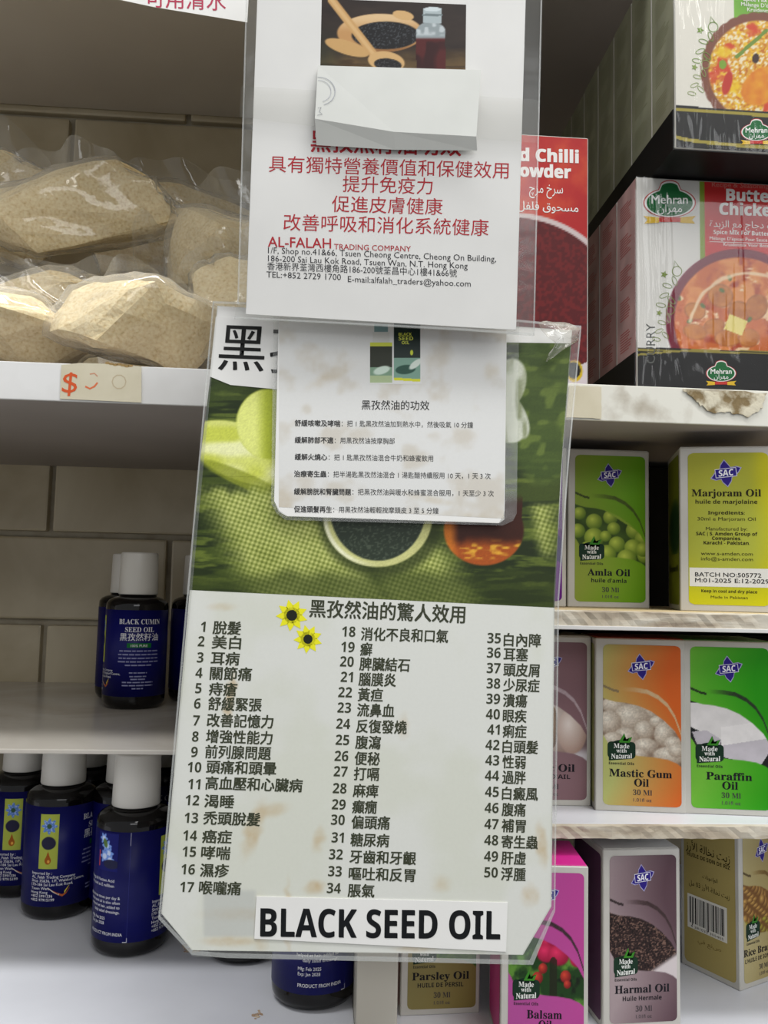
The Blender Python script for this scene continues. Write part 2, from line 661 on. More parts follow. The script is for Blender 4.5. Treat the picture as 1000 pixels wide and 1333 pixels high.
# back wall with real tiles
wall = struct(bmobj('wall_back', boxbm(XL - .1, XR + .1, YW + 0.006, YW + 0.08, 0.0, 2.6), M['grout']))
TW = 0.187
TH = Z_at(130, 697, YW) - Z_at(130, 811, YW)
xj = X_at(67, 650, YW)
z0 = Z_at(130, 697, YW)
tmesh = [boxbm(-TW / 2 + .0022, TW / 2 - .0022, 0.0, 0.012, -TH / 2 + .0022, TH / 2 - .0022, 0.0018, 2) for _ in range(1)][0]
tm = bpy.data.meshes.new('tile')
tmesh.to_mesh(tm); tmesh.free(); tm.materials.append(M['tile'])
rt = random.Random(3)
for r in range(-4, 6):
    zc = z0 + TH * (r + 0.5)
    offs = xj + (TW / 2 if r % 2 else 0)
    k0 = math.floor((XL - offs) / TW)
    for k in range(k0, k0 + 8):
        xc = offs + TW * (k + 0.5)
        if xc > XR + 0.05: continue
        t = bpy.data.objects.new('tile', tm)
        link(t, wall)
        t.location = (xc, YW - rt.uniform(0.0, 0.0012), zc)
        t.rotation_euler = (0, rt.uniform(-.002, .002), rt.uniform(-.003, .003))

struct(bmobj('floor', boxbm(-2.5, 2.5, -2.5, 0.8, -0.05, 0.0), mat('grey_floor', (120, 118, 115), 0.6)))


# ================================================================== SHELVING (one thing: a cabinet)
unit = thing('shelving_unit', 'white open shelving unit divided by a beige upright, holding bottles and boxes', 'shelving', (0, YW, 0))
UI = Vector((0, -YW, 0))


def upart(name, bm, m, label=None):
    bmesh.ops.translate(bm, vec=UI, verts=bm.verts)
    o = bmobj(name, bm, m, unit)
    if label: o['label'] = label
    return o


yb = YW - 0.0015
upart('upright', boxbm(PX0, PX1, 0.372, yb, 0.0, ZC + 0.75, 0.001), M['post'])
upart('side_panel', boxbm(XL - 0.02, XL, 0.40, yb, 0, ZC + 0.75, 0.001), M['white_lam'])
upart('side_panel', boxbm(XR, XR + 0.02, 0.40, yb, 0, ZC + 0.75, 0.001), M['white_lam'])
for nm, xa, xb in (('l', XL, PX0), ('r', PX1, XR)):
    upart('shelf_board', boxbm(xa, xb, D, yb, ZC + dTL, ZC + dTL + 0.02, 0.001), M['lit_under'] if nm == 'l' else M['grey_under'])
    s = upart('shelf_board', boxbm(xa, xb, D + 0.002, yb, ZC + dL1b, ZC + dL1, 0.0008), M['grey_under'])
    e = bmobj('edge_band', boxbm(xa, xb, D - YW, D - YW + 0.0019, ZC + dL1b - .0004, ZC + dL1 + 0.0003, 0.0004),
              M['white_lam'] if nm == 'l' else M['white_edge'], s)
upart('shelf_board', boxbm(XL, PX0, D, yb, ZC + dL2 - 0.0022, ZC + dL2, 0.0005), M['thin_shelf'], 'thin marbled shelf board')
for zt, zb in ((dR2, dR2b), (dR3, dR3b)):
    s = upart('shelf_board', boxbm(PX1, XR, D + 0.001, yb, ZC + zb, ZC + zt, 0.0004), M['wood_top'] if zt == dR2 else M['bottom'])
    bm = bmesh.new()
    n = 160
    rr = random.Random(int(-zt * 1e4))
    cols = []
    for i in range(n + 1):
        x = PX1 + (XR - PX1) * i / n
        j = rr.uniform(0, 0.0009)
        ring = [bm.verts.new((x, D - YW + 0.001, ZC + zt - 0.0002)), bm.verts.new((x, D - YW - .0003 - j, ZC + zt - 0.0005 - rr.uniform(0, .0007))),
                bm.verts.new((x, D - YW - .0003 - rr.uniform(0, .0009), ZC + (zt + zb) / 2)),
                bm.verts.new((x, D - YW - .0003 - j, ZC + zb + rr.uniform(0, .0006))), bm.verts.new((x, D - YW + 0.001, ZC + zb - 0.0002))]
        cols.append(ring)
    for i in range(n):
        for k in range(4):
            bm.faces.new((cols[i][k], cols[i][k + 1], cols[i + 1][k + 1], cols[i + 1][k]))
    e = bmobj('chipped_edge', bm, M['raw_board'], s)
    if zt == dR2:
        bmobj('edge_lip', boxbm(PX1, XR, D - YW - .0016, D - YW + 0.0, ZC + zb - .0006, ZC + zb + .0014, .0003), M['white_lam'], s)
upart('bottom_board', boxbm(XL, PX0, 0.30, yb, ZC + dB - 0.02, ZC + dB, 0.001), M['bottom'])
upart('bottom_board', boxbm(PX1, XR, 0.30, yb, ZC + dBR - 0.02, ZC + dBR, 0.001), M['bottom'])

# tape and residue on the shelf edge
edge = Plane([(78, 480, D - 0.0004), (900, 520, D - 0.0004), (78, 520, D - 0.0004)])


def edge_patch(name, pts, m, label, cat, t=0.0003, seed=1, rough_edge=0):
    r = random.Random(seed)
    if rough_edge:
        q = []
        n = len(pts)
        for i in range(n):
            a, b = pts[i], pts[(i + 1) % n]
            for k in range(8):
                u = k / 8
                q.append((a[0] + (b[0] - a[0]) * u + r.uniform(-1, 1) * rough_edge, a[1] + (b[1] - a[1]) * u + r.uniform(-1, 1) * rough_edge))
        pts = q
    o = slab(name, edge.lifted(t), pts, t * 0.9, m)
    return tag(o, label, cat)


pt = thing('price_tape', 'yellowed strip of tape with faded orange price on left shelf edge', 'tape', tuple(edge.map(np.array(130.), np.array(522.))))
pl = edge.lifted(0.0004)
inv = -Vector(pt.location)


def shift(o, root):
    o.data.transform(Matrix.Translation(-Vector(root.location)))
    return o


o = slab('tape_strip', pl, [(80, 475), (104, 472.5), (150, 474), (184, 477), (184, 524), (78, 519)], 0.00035, M['old_tape'], pt); shift(o, pt)
a = Art(pl)
a.text('$', 80, 511, 38, (214, 92, 50), off=-0.012, xs=1.15, lean=0.1)
a.stroke([(111, 503), (117, 506), (123, 503), (127, 498)], 2.4, (220, 120, 80))
a.stroke([(117, 487), (123, 486), (127, 490)], 1.6, (205, 150, 120))
a.stroke([(155 + 9 * math.cos(k / 10 * 2 * PI), 497 + 9 * math.sin(k / 10 * 2 * PI)) for k in range(11)], 1.4, (196, 180, 150))
for i in range(7):
    a.ellipse(140 + i * 5, 472.5 + i * .6 + (i % 3) * .6, 3.5, 1.6, (170, 140, 90), 1, 9)
o = a.build('handwritten_price', M['ink'], pt); shift(o, pt)
edge_patch('tape_remnant', [(741, 502), (783, 503.5), (783, 545), (737, 543)], M['old_tape'], 'beige tape remnant on right shelf edge beside the poster', 'tape', 0.0003, 3, 0.6)
edge_patch('glue_residue', [(890, 507.5), (998, 511), (992, 530), (976, 543), (950, 537), (926, 536), (908, 524)], M['gunk'],
           'brown crusty glue residue on right shelf edge under spice boxes', 'residue', 0.0005, 4, 1.8)


# ================================================================== OIL BOTTLES
BR, BS = 0.0225, 0.868
bottle_root = thing('oil_bottle', 'x', 'bottle')
v, f = lathe([(0, 0.0006), (0.017, 0.0), (0.0205, 0.0012), (0.0222, 0.0045), (BR, 0.008), (BR, 0.0735), (0.0222, 0.0762),
              (0.0205, 0.0785), (0.0175, 0.0801), (0.0150, 0.0808), (0.0137, 0.0812), (0.0134, 0.0835), (0, 0.0836)], 64)
meshobj('body', v, f, M['glass'], bottle_root, True)
v, f = lathe([(BR + .00002, 0.0095), (BR + .0001, 0.0095), (BR + .0001, 0.0715), (BR + .00002, 0.0715)], 96)
lab = meshobj('wrap_label', v, f, M['label'], bottle_root, True)
v, f = lathe([(0.0128, 0.0830), (0.0141, 0.0826), (0.01435, 0.0832), (0.0136, 0.1125), (0.0131, 0.1138), (0, 0.1141)], 48)
meshobj('screw_cap', v, f, M['cap'], bottle_root, True)
# label print: X degrees, Y = -mm
cy = Cyl(BR + 0.0001)
a = Art(cy)
mm = 2.55   # degrees per mm of arc
WHT = (222, 222, 226)


def ctext(t, deg, h, em, col=WHT, align='c', off=0.0, xs=1.0, sl=0.0, res=2):
    a.text(t, deg, -h, em, col, align=align, xs=xs * mm, off=off, slope=sl, res=res)


def cbar(x0, x1, h, w=0.7, col=(150, 152, 185)):
    n = 14
    xs = np.linspace(x0, x1, n)
    a.stroke([(x, -h) for x in xs], w, col)


def crect(x0, x1, h0, h1, col, lay=1):
    n = max(2, int(abs(x1 - x0) / 5) + 1)
    a.grid([(x0, -h1), (x1, -h1), (x1, -h0), (x0, -h0)], n, 2, lambda X, Y: flat(X, col), lay)


# title face at 155 deg
T = 155
ctext(serifb('BLACK CUMIN'), T, 61.5, 5.2, xs=0.82, off=0.005)
ctext(serifb('SEED OIL'), T, 55.8, 5.2, xs=0.86, off=0.005)
ctext('黑孜然籽油', T, 50.0, 5.9, off=0.012, xs=0.98)
crect(T - 22, T + 22, 44.5, 47.8, (18, 110, 48))
ctext('100% PURE', T, 45.1, 2.6, off=0.01)
rb = random.Random(8)


def textbars(x0, x1, h, w=0.9):
    x = x0
    while x < x1:
        L = rb.uniform(5, 14)
        xe = min(x + L, x1)
        cbar(x, xe, h, w, (138, 140, 178))
        x = xe + 1.6


for i, (wd, h) in enumerate([(36, 42.2), (38, 39.6), (37, 37.0), (38, 34.5), (24, 32.0), (16, 26.6), (15, 24.0), (13, 22.0), (28, 19.8), (28, 17.6), (10, 15.4)]):
    textbars(T - wd, T + wd, h)
# yellow strip at 62 deg
S = 62
crect(S - 15, S + 15, 33, 67, (176, 186, 74), 1)


def strip(X, Y):
    c = flat(X, (176, 186, 74))
    x = (X - S) / mm
    y = -Y
    r = np.hypot(x, y - 59.5); th = np.arctan2(y - 59.5, x)
    pet = inside(r / (4.2 + 0.9 * np.cos(8 * th)), 0.1)
    c = mixc(c, (92, 130, 205), pet)
    c = mixc(c, (170, 195, 235), pet * ss(0.5, .8, vn(x * 2.2 + 9, y * 2.2)))
    c = mixc(c, (60, 90, 60), inside(r / 1.5, 0.2))
    r = np.hypot(x, (y - 49) * 1.15)
    c = mixc(c, (38, 36, 62), inside(r / (3.9 + 0.8 * vn(th * 3 + 40, x * 0 + 2)), 0.08))
    r = ell(x, y, 0, 38.2, 2.0, 2.4)
    tri = (np.abs(x) < (44 - y) * 0.33) & (y > 38.5) & (y < 44)
    c = mixc(c, (165, 88, 24), np.clip(inside(r, 0.1) + tri * 1.0, 0, 1))
    c = mixc(c, (235, 170, 70), inside(ell(x, y, 0.4, 37.6, 0.8, 1.0), 0.2))
    return c


a.grid([(S - 15, -67), (S + 15, -67), (S + 15, -33), (S - 15, -33)], 60, 130, strip, 2)
for i, t in enumerate(['Imported by :', 'AL_Falah Trading Company', 'Shop 35&36, 1/F, Waldorf Centre,', '170-184 Sai Lau Kok Road,', 'Tsuen Wan,', 'Hong Kong', '+852 5991336', '+852 97915199']):
    a.text(t, 36, -(29.5 - i * 2.35), 2.45, WHT, xs=mm, off=0.012, slope=0.0)
# small bird emblem
a.stroke([(72, -19.5), (80, -17.5), (87, -16.2), (93, -17.5), (98, -20.5)], [0.3, 0.8, 1.5, 0.9, 0.3], (180, 92, 50))
a.stroke([(64, -21.5), (72, -19), (82, -17)], [0.4, 0.9, 1.2], (205, 200, 190))
a.stroke([(90, -18), (97, -22)], [1.5, 0.3], (220, 200, 60))
# seam with flap edge at 0
a.stroke([(0, -71.3), (0, -64)], 0.45, (205, 208, 225))
a.stroke([(0, -64), (0, -12), (0, -9.6)], 0.30, (60, 66, 150))
a.stroke([(-6, -9.9), (-3, -9.9), (0, -9.9)], 0.4, (215, 215, 220))
a.stroke([(0, -12.3), (0, -9.7)], 0.9, (215, 215, 220))


def flower(X, Y):
    x = (X + 42) / mm; y = -Y
    c = flat(X, (17, 21, 100))
    for dx, dy, rr_ in ((-1, 67, 2.6), (1.5, 63, 3), (3.0, 59, 3), (0.2, 57, 3.0), (4.2, 55.5, 2.4)):
        r = np.hypot(x - dx, y - dy); th = np.arctan2(y - dy, x - dx)
        p = inside(r / (rr_ * (1 + 0.25 * np.cos(6 * th))), 0.12)
        c = mixc(c, (120, 155, 225), p)
        c = mixc(c, (205, 218, 245), p * inside(r / (rr_ * 0.55), 0.3))
    c = mixc(c, (90, 120, 60), inside(ell(x, y, 0.5, 64.5, 1.5, 2.6, 0.4), 0.2))
    c = mixc(c, (34, 36, 66), inside(ell(x, y, 5.2, 53, 5.5, 2.6), 0.1))
    c = mixc(c, (200, 70, 30), ((x < -3.6) & (x > -4.4) & (y < 60) & (y > 51)) * 1.0)
    return c


a.grid([(-56, -70.5), (-18, -70.5), (-18, -49), (-56, -49)], 60, 60, flower, 1)
for i, (t, x) in enumerate([('Omega & Nutton Acid', -62), ('and used as E refilben', -62)]):
    a.text(t, -22, -(43 - i * 2.8), 2.4, WHT, xs=mm, off=0.012, align='r')
for i, t in enumerate(['apply three times per day &', 'drink and oil is also often', 'helped at hair, added to', 'daily salad dressings.']):
    a.text(t, -12, -(33.5 - i * 2.6), 2.3, WHT, xs=mm, off=0.012, align='r')
for i, t in enumerate(['Mfg: Feb 2025', 'Exp: Jan 2028']):
    a.text(t, -66, -(21.5 - i * 2.6), 2.4, WHT, xs=mm * 0.9, off=0.012)
a.text('PRODUCT FROM INDIA', -66, -13.2, 2.5, WHT, xs=mm * 0.88, off=0.014)
lettering = a.build('label_print', M['ink'], bottle_root)
bottle_root['_n'] = 0


def copy_tree(o, parent=None):
    c = o.copy(); COL.objects.link(c)
    if parent is not None: c.parent = parent
    for ch in list(o.children):
        copy_tree(ch, c)
    return c


first = [True]


def bottle(px, py, dz, face, label, group):
    """face = which label angle looks at the camera."""
    o = bottle_root if first[0] else copy_tree(bottle_root)
    first[0] = False
    Yc = float(hitZ(px, py, dz)[1]) + BR * BS
    X = X_at(px, py, Yc)
    o.scale = (BS, BS, BS)
    o.location = (X, Yc, ZC + dz)
    view = math.degrees(math.atan2(X, Yc))
    # viewer sees local angle 0 when rotated to look at the camera
    o.rotation_euler = (0, 0, math.radians(-view - face))
    o['label'] = label; o['group'] = group
    return o


del bottle_root['_n']
gB, gM = 'oil bottles on the bottom shelf', 'oil bottles on the middle shelf'
bottle(168, 1250, dB, 5, 'front blue labelled oil bottle on bottom shelf with label seam facing out, left of poster', gB)
bottle(73, 1201, dB, 80, 'blue labelled bottle with yellow flower strip, second from left on bottom shelf', gB)
bottle(22, 1172, dB, 76, 'leftmost bottle on bottom shelf, cut off by the left frame edge', gB)
bottle(158, 1196, dB, 90, 'bottle hidden directly behind the front seam-facing bottle', gB)
bottle(256, 1200, dB, 120, 'bottle on bottom shelf mostly hidden behind the poster left edge', gB)
bottle(316, 1259, dB, 150, 'bottle whose black base shows under the poster lower left corner', gB)
bottle(407, 1321, dB, -45, 'bottle under the poster reading product from India, beside the upright', gB)
bottle(108, 1160, dB, 155, 'back row bottle in the gap left of the front seam-facing bottle', gB)
bottle(208, 1158, dB, 155, 'back row bottle seen right of the front bottle cap', gB)
bottle(173, 925, dL2, 149, 'front bottle on middle shelf with black cumin seed oil title readable', gM)
bottle(161, 912, dL2, 78, 'bottle peeking out left behind the titled bottle on middle shelf', gM)
bottle(256, 916, dL2, 70, 'right bottle on middle shelf cut off by the poster edge', gM)


# ================================================================== SMALL OIL CARTONS
def make_carton(name, label, cat, X, Y, z, w, dp, h, ang, group, top=None, m='carton'):
    """Front-left bottom corner at (X, Y, z); ang > 0 brings the right edge nearer."""
    r = thing(name, label, cat, (X, Y, z), -ang, group)
    bm = boxbm(0, w, 0, dp, 0, h, 0.0005, 1)
    bmobj('carton', bm, M[m], r)
    # tuck flap line on top
    tm_ = top or M[m]
    bm = boxbm(0.0006, w - 0.0006, 0.0008, dp - 0.002, h, h + 0.0004, 0.0001, 1)
    bmobj('tuck_flap', bm, tm_, r)
    return r


def crv(xs, ys):
    return lambda X: np.interp(X, xs, ys)


up_c = crv([8, 20, 32, 45, 58, 70, 80, 88, 95], [54, 59, 61.5, 62, 64, 70, 79, 92, 112])
lo_c = crv([8, 14, 22, 34, 48, 62, 76, 88, 95], [70, 72, 74, 75, 78, 84, 94, 106, 118])
bot_c = crv([8, 12, 16, 24, 36, 50, 66, 80, 90, 95], [112, 118, 126, 132, 134, 136, 137, 139, 143, 147])


def sac_front(art, cl, cr, photo, strip_col, bandcol=None):
    cl, cr = np.array(cl, float) * .93, np.array(cr, float) * .93

    def fn(X, Y):
        t = np.clip((X - 8) / 87 + 0.18 * np.sin(Y / 30), 0, 1)
        base = cl * (1 - t[..., None]) + cr * t[..., None]
        ph = photo(X, Y)
        u, l, b = up_c(X), lo_c(X), bot_c(X)
        c = base.copy()
        s1 = ss(u - 5.5, u - 4.5, Y) * (1 - ss(u - .5, u + 0.5, Y)) * ss(24, 60, X)
        c = mixc(c, strip_col, np.clip(s1, 0, 1) * (0.75 + 0.25 * vn(X * .6, Y * .6)))
        pm = ss(l - .6, l + .6, Y) * (1 - ss(b - .6, b + .6, Y))
        c = c * (1 - pm[..., None]) + ph * pm[..., None]
        # dark first tail of the swoosh
        tl = (Y > u) & (Y < u + 3) & (X < 26)
        c = mixc(c, np.array(strip_col) * 0.6, tl * 0.8)
        return c
    art.rounded(8.5, 7, 95, 193, 6, 100, 200, fn)


def sac_logo(a, cx, cy, s=1.0):
    pur = (46, 32, 128)

    def star(sc, col, lay):
        pts = []
        shape = [(0, -14), (3, -9), (5, -5.5), (10, -6), (14.5, -4), (12, 0), (9, 3), (5, 5), (4, 9), (0, 14.5), (-4, 9.5), (-5, 6), (-10, 6.5), (-14.5, 4), (-11, 0), (-9, -3), (-5, -5), (-4, -9)]
        ca, sa = math.cos(-0.12), math.sin(-0.12)
        for x, y in shape:
            x *= sc * s; y *= sc * s
            pts.append((cx + x * ca - y * sa, cy + x * sa + y * ca))
        a.poly(pts, col, lay)
    star(1.10, (170, 165, 205), 3)
    star(1.0, pur, 4)
    ca, sa = math.cos(-0.12), math.sin(-0.12)
    q = [(-10.5, -5.3), (10.5, -5.3), (10.5, 4.7), (-10.5, 4.7)]
    a.poly([(cx + (x * ca - y * sa) * s, cy + (x * sa + y * ca) * s) for x, y in q], (225, 222, 235), 5)
    q = [(-9.9, -4.6), (9.9, -4.6), (9.9, 4.0), (-9.9, 4.0)]
    a.poly([(cx + (x * ca - y * sa) * s, cy + (x * sa + y * ca) * s) for x, y in q], pur, 6)
    a.text(sansb('SAC'), cx, cy + 3.2 * s, 9.6 * s, (240, 238, 245), slope=-0.12, align='c', xs=0.82, lay=7, off=0.01)


def sac_badge(a, cx=29, cy=130):
    g = (24, 50, 34)
    a.rrect(cx - 15.5, cy - 10, cx + 15.5, cy + 9, 4, g, 3)
    a.ellipse(cx, cy - 8, 10, 4, g, 3)
    a.poly([(cx - 3, cy - 9), (cx + 3, cy - 20), (cx + 5, cy - 12), (cx + 12, cy - 16), (cx + 9, cy - 9)], (58, 130, 38), 4)
    w = (232, 234, 228)
    a.text(serifb('Made'), cx, cy - 2.5, 8, w, align='c', lay=5, xs=0.9)
    a.text(serifb('with'), cx, cy + 2.6, 7, w, align='c', lay=5, xs=0.9)
    a.poly([(cx - 14, cy + 4), (cx + 13, cy + 1.5), (cx + 13, cy + 9), (cx - 14, cy + 12)], g, 5)
    a.text(serifb('Natural'), cx, cy + 9.3, 8.4, w, slope=-0.06, align='c', lay=6, xs=0.82, off=0.01)
    a.text(sansb('Essential Oils'), cx, cy + 16.5, 4.2, (40, 40, 40), align='c', lay=3, width=28)


def sac_titles(a, l1, l2, w1=None, w2=None, serif2=False, dark=(26, 24, 30)):
    a.text(serifb(l1), 50, 160, 12.5, dark, align='c', lay=3, width=w1, off=0.012)
    if serif2:
        a.text(serifb(l2), 51, 170.5, 12.5, dark, align='c', lay=3, width=w2, off=0.012)
    else:
        a.text(sansb(l2), 50, 168.5, 7.0, dark, align='c', lay=3, width=w2)
    a.text(serifb('30 Ml'), 52, 180.5, 8.8, (62, 56, 60), align='c', lay=3, width=21)
    a.text('1.01fl oz', 52, 188, 5.6, (80, 72, 76), align='c', lay=3, width=20, off=0.008)


def box_front(w, h):
    return Face((0, 0, h), (1, 0, 0), (0, 0, -1), (0, -1, 0), w / 100, h / 200)


def box_left(dp, h):
    return Face((0, dp, h), (0, -1, 0), (0, 0, -1), (-1, 0, 0), dp / 100, h / 200)


# photographs printed on the cartons
def ph_amla(X, Y):
    c = flat(X, (44, 66, 14))
    c = mixc(c, (70, 96, 30), vn(X * .1, Y * .1))
    br = [(14, 82, 8), (52, 86, 9), (68, 84, 7), (88, 86, 8), (56, 100, 8), (32, 92, 10), (12, 104, 9), (82, 102, 11), (93, 112, 11), (60, 120, 10), (32, 112, 12), (46, 110, 7), (80, 124, 11),
          (48, 132, 11), (94, 134, 9), (72, 138, 12), (24, 126, 9), (92, 126, 9)]
    for x, y, r in br:
        c = ball(c, X, Y, x, y, r, (196, 212, 84), (84, 112, 26))
    d, t = seg_d(X, Y, 30, 66, 96, 108)
    c = mixc(c, (140, 170, 50), (d < 1.5) * 1.0)
    return c


def ph_mastic(X, Y):
    c = flat(X, (120, 95, 80))
    c = mixc(c, (160, 140, 120), vn(X * .2, Y * .2))
    for x, y, r, q in [(20, 78, 14, 9), (56, 84, 16, 14), (80, 80, 12, 10), (40, 92, 20, 16), (16, 98, 13, 14), (88, 98, 13, 10), (54, 106, 11, 11), (68, 96, 8, 7), (76, 110, 11, 14), (86, 120, 10, 8),
                       (34, 116, 14, 13), (56, 124, 14, 9), (20, 118, 12, 9), (82, 134, 18, 10), (90, 128, 10, 8), (48, 134, 10, 7)]:
        c = ball(c, X, Y, x, y, r, (232, 224, 208), (158, 140, 122), q, 0.1)
    n = vn(X * .8, Y * .8)
    return c * (0.9 + 0.18 * n[..., None])


def ph_paraffin(X, Y):
    c = flat(X, (28, 30, 30))

    def quad(c, pts, col):
        m = np.ones(X.shape, bool)
        n = len(pts)
        for i in range(n):
            x0, y0 = pts[i]; x1, y1 = pts[(i + 1) % n]
            m &= ((x1 - x0) * (Y - y0) - (y1 - y0) * (X - x0)) >= 0
        sh = 0.93 + 0.12 * fbm(X * .08, Y * .08)
        return np.where(m[..., None], np.array(col, float) * sh[..., None], c)
    c = quad(c, [(6, 72), (50, 74), (92, 92), (44, 118), (8, 100)], (222, 218, 216))
    c = quad(c, [(10, 106), (26, 104), (42, 114), (40, 124), (16, 122)], (190, 184, 190))
    c = quad(c, [(42, 100), (84, 92), (98, 100), (98, 112), (42, 124)], (232, 228, 226))
    c = quad(c, [(42, 121), (98, 110), (96, 124), (84, 143), (44, 134)], (196, 190, 196))
    return c


def ph_garlic(X, Y):
    c = flat(X, (120, 98, 100))
    c = mixc(c, (206, 200, 204), ss(128, 142, Y) + 0 * X)
    c = ball(c, X, Y, 52, 108, 42, (236, 226, 218), (150, 126, 116), 34)
    for k in range(5):
        c = ball(c, X, Y, 36 + k * 5, 100 + k * 2, 5.0, (168, 128, 84), (92, 60, 34), 24)
    c = ball(c, X, Y, 78, 112, 17, (236, 224, 216), (170, 140, 126), 27)
    c = ball(c, X, Y, 36, 132, 16, (222, 190, 170), (140, 100, 84), 14)
    return c


def seeds(X, Y, base, hi, fx, fy, seed, th=0.55):
    n1 = vn(X * fx + seed, Y * fy + seed) ; n2 = vn(X * fy - Y * fx * .4 + seed * 3, Y * fy * .9 + X * .2)
    c = flat(X, base)
    c = mixc(c, hi, ss(th, th + .25, n1)); c = mixc(c, np.array(base) * 0.35, ss(.6, .8, n2))
    return c


def ph_harmal(X, Y):
    c = seeds(X, Y, (46, 30, 28), (120, 92, 80), .55, 1.0, 3)
    c = mixc(c, (206, 196, 196), ss(0, 8, (Y - 128) + (X - 60) * 0.55 - 6) * (X > 40))
    return c


def ph_balsam(X, Y):
    c = flat(X, (26, 60, 20))
    c = mixc(c, (92, 140, 50), ss(.45, .75, fbm(X * .09, Y * .07)))
    c = mixc(c, (14, 26, 10), ss(.55, .8, fbm(X * .12 + 50, Y * .1)))
    for x, y, r in [(58, 84, 13), (52, 92, 11), (66, 94, 12), (88, 98, 9), (60, 76, 9)]:
        rr_ = r * (1 + .2 * np.cos(3 * np.arctan2(Y - y, X - x) + x))
        c = ball(c, X, Y, x, y, r, (226, 50, 100), (142, 14, 50), r * .9, .15)
    for x, y, r in [(42, 118, 6), (74, 116, 6), (48, 108, 5), (76, 124, 4)]:
        c = ball(c, X, Y, x, y, r, (214, 70, 50), (110, 20, 24), r * 1.1)
    d, t = seg_d(X, Y, 60, 100, 60, 140)
    c = mixc(c, (30, 30, 14), (d < 4) * .8)
    return c


def ph_rice(X, Y):
    c = flat(X, (120, 80, 34))
    for k in range(90):
        x = 8 + (k * 37 % 90); y = 68 + (k * 53 % 80)
        c = ball(c, X, Y, x, y, 6.5, (216, 172, 92) if k % 3 else (190, 190, 70), (98, 60, 20), 3.2 + (k % 4) * 1.2, .1)
    return c


def ph_plain(X, Y):
    return flat(X, (60, 40, 110))


def ph_parsley(X, Y):
    return mixc(flat(X, (40, 80, 30)), (110, 150, 60), fbm(X * .2, Y * .2))


w1, h1 = 0.0470, 0.0900
w2, h2 = 0.0413, 0.0870


def sac_box(px, py, Y, dz, w, h, ang, label, cl, cr, photo, strip, t1, t2, tw1, tw2, serif2=False, side=None, topcol=None, back=False, group='boxed essential oils', cl2=None):
    if Y is None:
        Y = float(hitZ(px, py, dz)[1])
    X = X_at(px, py, Y)
    r = make_carton('oil_carton', label, 'box', X, Y, ZC + dz, w, w, h, math.radians(ang), group,
                    top=mat('carton_top_colour', topcol, 0.4) if topcol else None)
    a = Art(box_front(w, h))
    if not back:
        sac_front(a, cl, cr, photo, strip)
        o = a.build('front_print', M['print'], r)
        a = Art(box_front(w, h))
        sac_logo(a, 51, 32)
        if photo is not ph_plain:
            sac_badge(a)
            sac_titles(a, t1, t2, tw1, tw2, serif2)
        a.build('lettering', M['ink'], r)
    # left side
    b = Art(box_left(w, h))
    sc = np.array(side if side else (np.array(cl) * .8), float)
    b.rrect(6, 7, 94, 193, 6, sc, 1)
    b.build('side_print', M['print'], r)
    return r


gR2, gR3, gR4 = 'oil boxes on the upper oil shelf', 'oil boxes on the middle oil shelf', 'oil boxes on the bottom right shelf'
sac_box(739, 790.5, 0.475, dR2, 0.0481, 0.0912, 0, 'green amla oil box with printed green berries on upper oil shelf', (150, 168, 62), (112, 176, 12), ph_amla, (70, 86, 20),
        'Amla Oil', "huile d'amla", 52, 43, group=gR2)
r = sac_box(627, 790.5, 0.472, dR2, 0.0485, 0.0912, 0, 'violet oil box mostly behind the poster, beside the amla box', (150, 130, 190), (110, 20, 140), ph_plain, (90, 40, 120), '', '', 1, 1, group=gR2)
mj = sac_box(886, 795, 0.442, dR2, 0.0475, 0.0885, 15.5, 'yellow marjoram oil box turned to its ingredients side on upper oil shelf', (200, 196, 30), (170, 170, 40), None, None, '', '', 1, 1,
             side=(120, 128, 30), back=True, group=gR2)
a = Art(box_front(0.0475, 0.0885))


def mjbg(X, Y):
    c = flat(X, (168, 168, 52))
    c = mixc(c, (205, 196, 16), ss(70, 96, X + 0 * Y) * .8)
    c = mixc(c, (208, 204, 14), ss(120, 190, Y + 0 * X) * .8)
    c = mixc(c, (176, 182, 70), inside(ell(X, Y, 50, 110, 45, 60), .5) * .7)
    return c


a.rounded(9, 7, 95, 192, 6, 40, 100, mjbg, 1)
a.build('front_print', M['print'], mj)
a = Art(box_front(0.0475, 0.0885))
sac_logo(a, 50, 32, 1.1)
dk = (42, 36, 16)
a.text(serifb('Marjoram Oil'), 50, 60.5, 12.5, dk, align='c', width=74, lay=3, off=.01)
a.text(sansb('huile de marjolaine'), 50, 69.5, 6.6, dk, align='c', width=66, lay=3)
for t, y, wd, bd in [('Ingredients:', 82.5, 39, 1), ('30ml e Marjoram Oil', 90, 62, 0), ('Manufactured by:', 102, 44, 0), ('SAC | S. Amden Group of', 108, 65, 1), ('Companies.', 113.5, 31, 1),
                     ('Karachi - Pakistan.', 119, 49, 1), ('www.s-amden.com', 132, 55, 0), ('info@s-amden.com', 138.5, 55, 0)]:
    a.text(sansb(t) if bd else t, 50, y, 6.0 if not bd else 5.6, dk, align='c', width=wd, lay=3, off=0.004 if not bd else .012)
a.rect(10, 147.5, 96, 170, 2, 2, lambda X, Y: flat(X, (226, 224, 216)), 2)
a.text('BATCH NO:505772', 16, 158, 7.2, (26, 26, 26), width=70, lay=4, off=0.01)
a.text('M:01-2025 E:12-2029', 16, 165, 7.2, (26, 26, 26), width=78, lay=4, off=0.01)
a.text(sansb('Keep in cool and dry place'), 52, 177, 4.8, dk, align='c', width=59, lay=3)
a.text('Made in Pakistan', 52, 184, 4.6, dk, align='c', width=39, lay=3)
a.build('lettering', M['ink'], mj)
b = Art(box_left(0.0475, 0.0885))
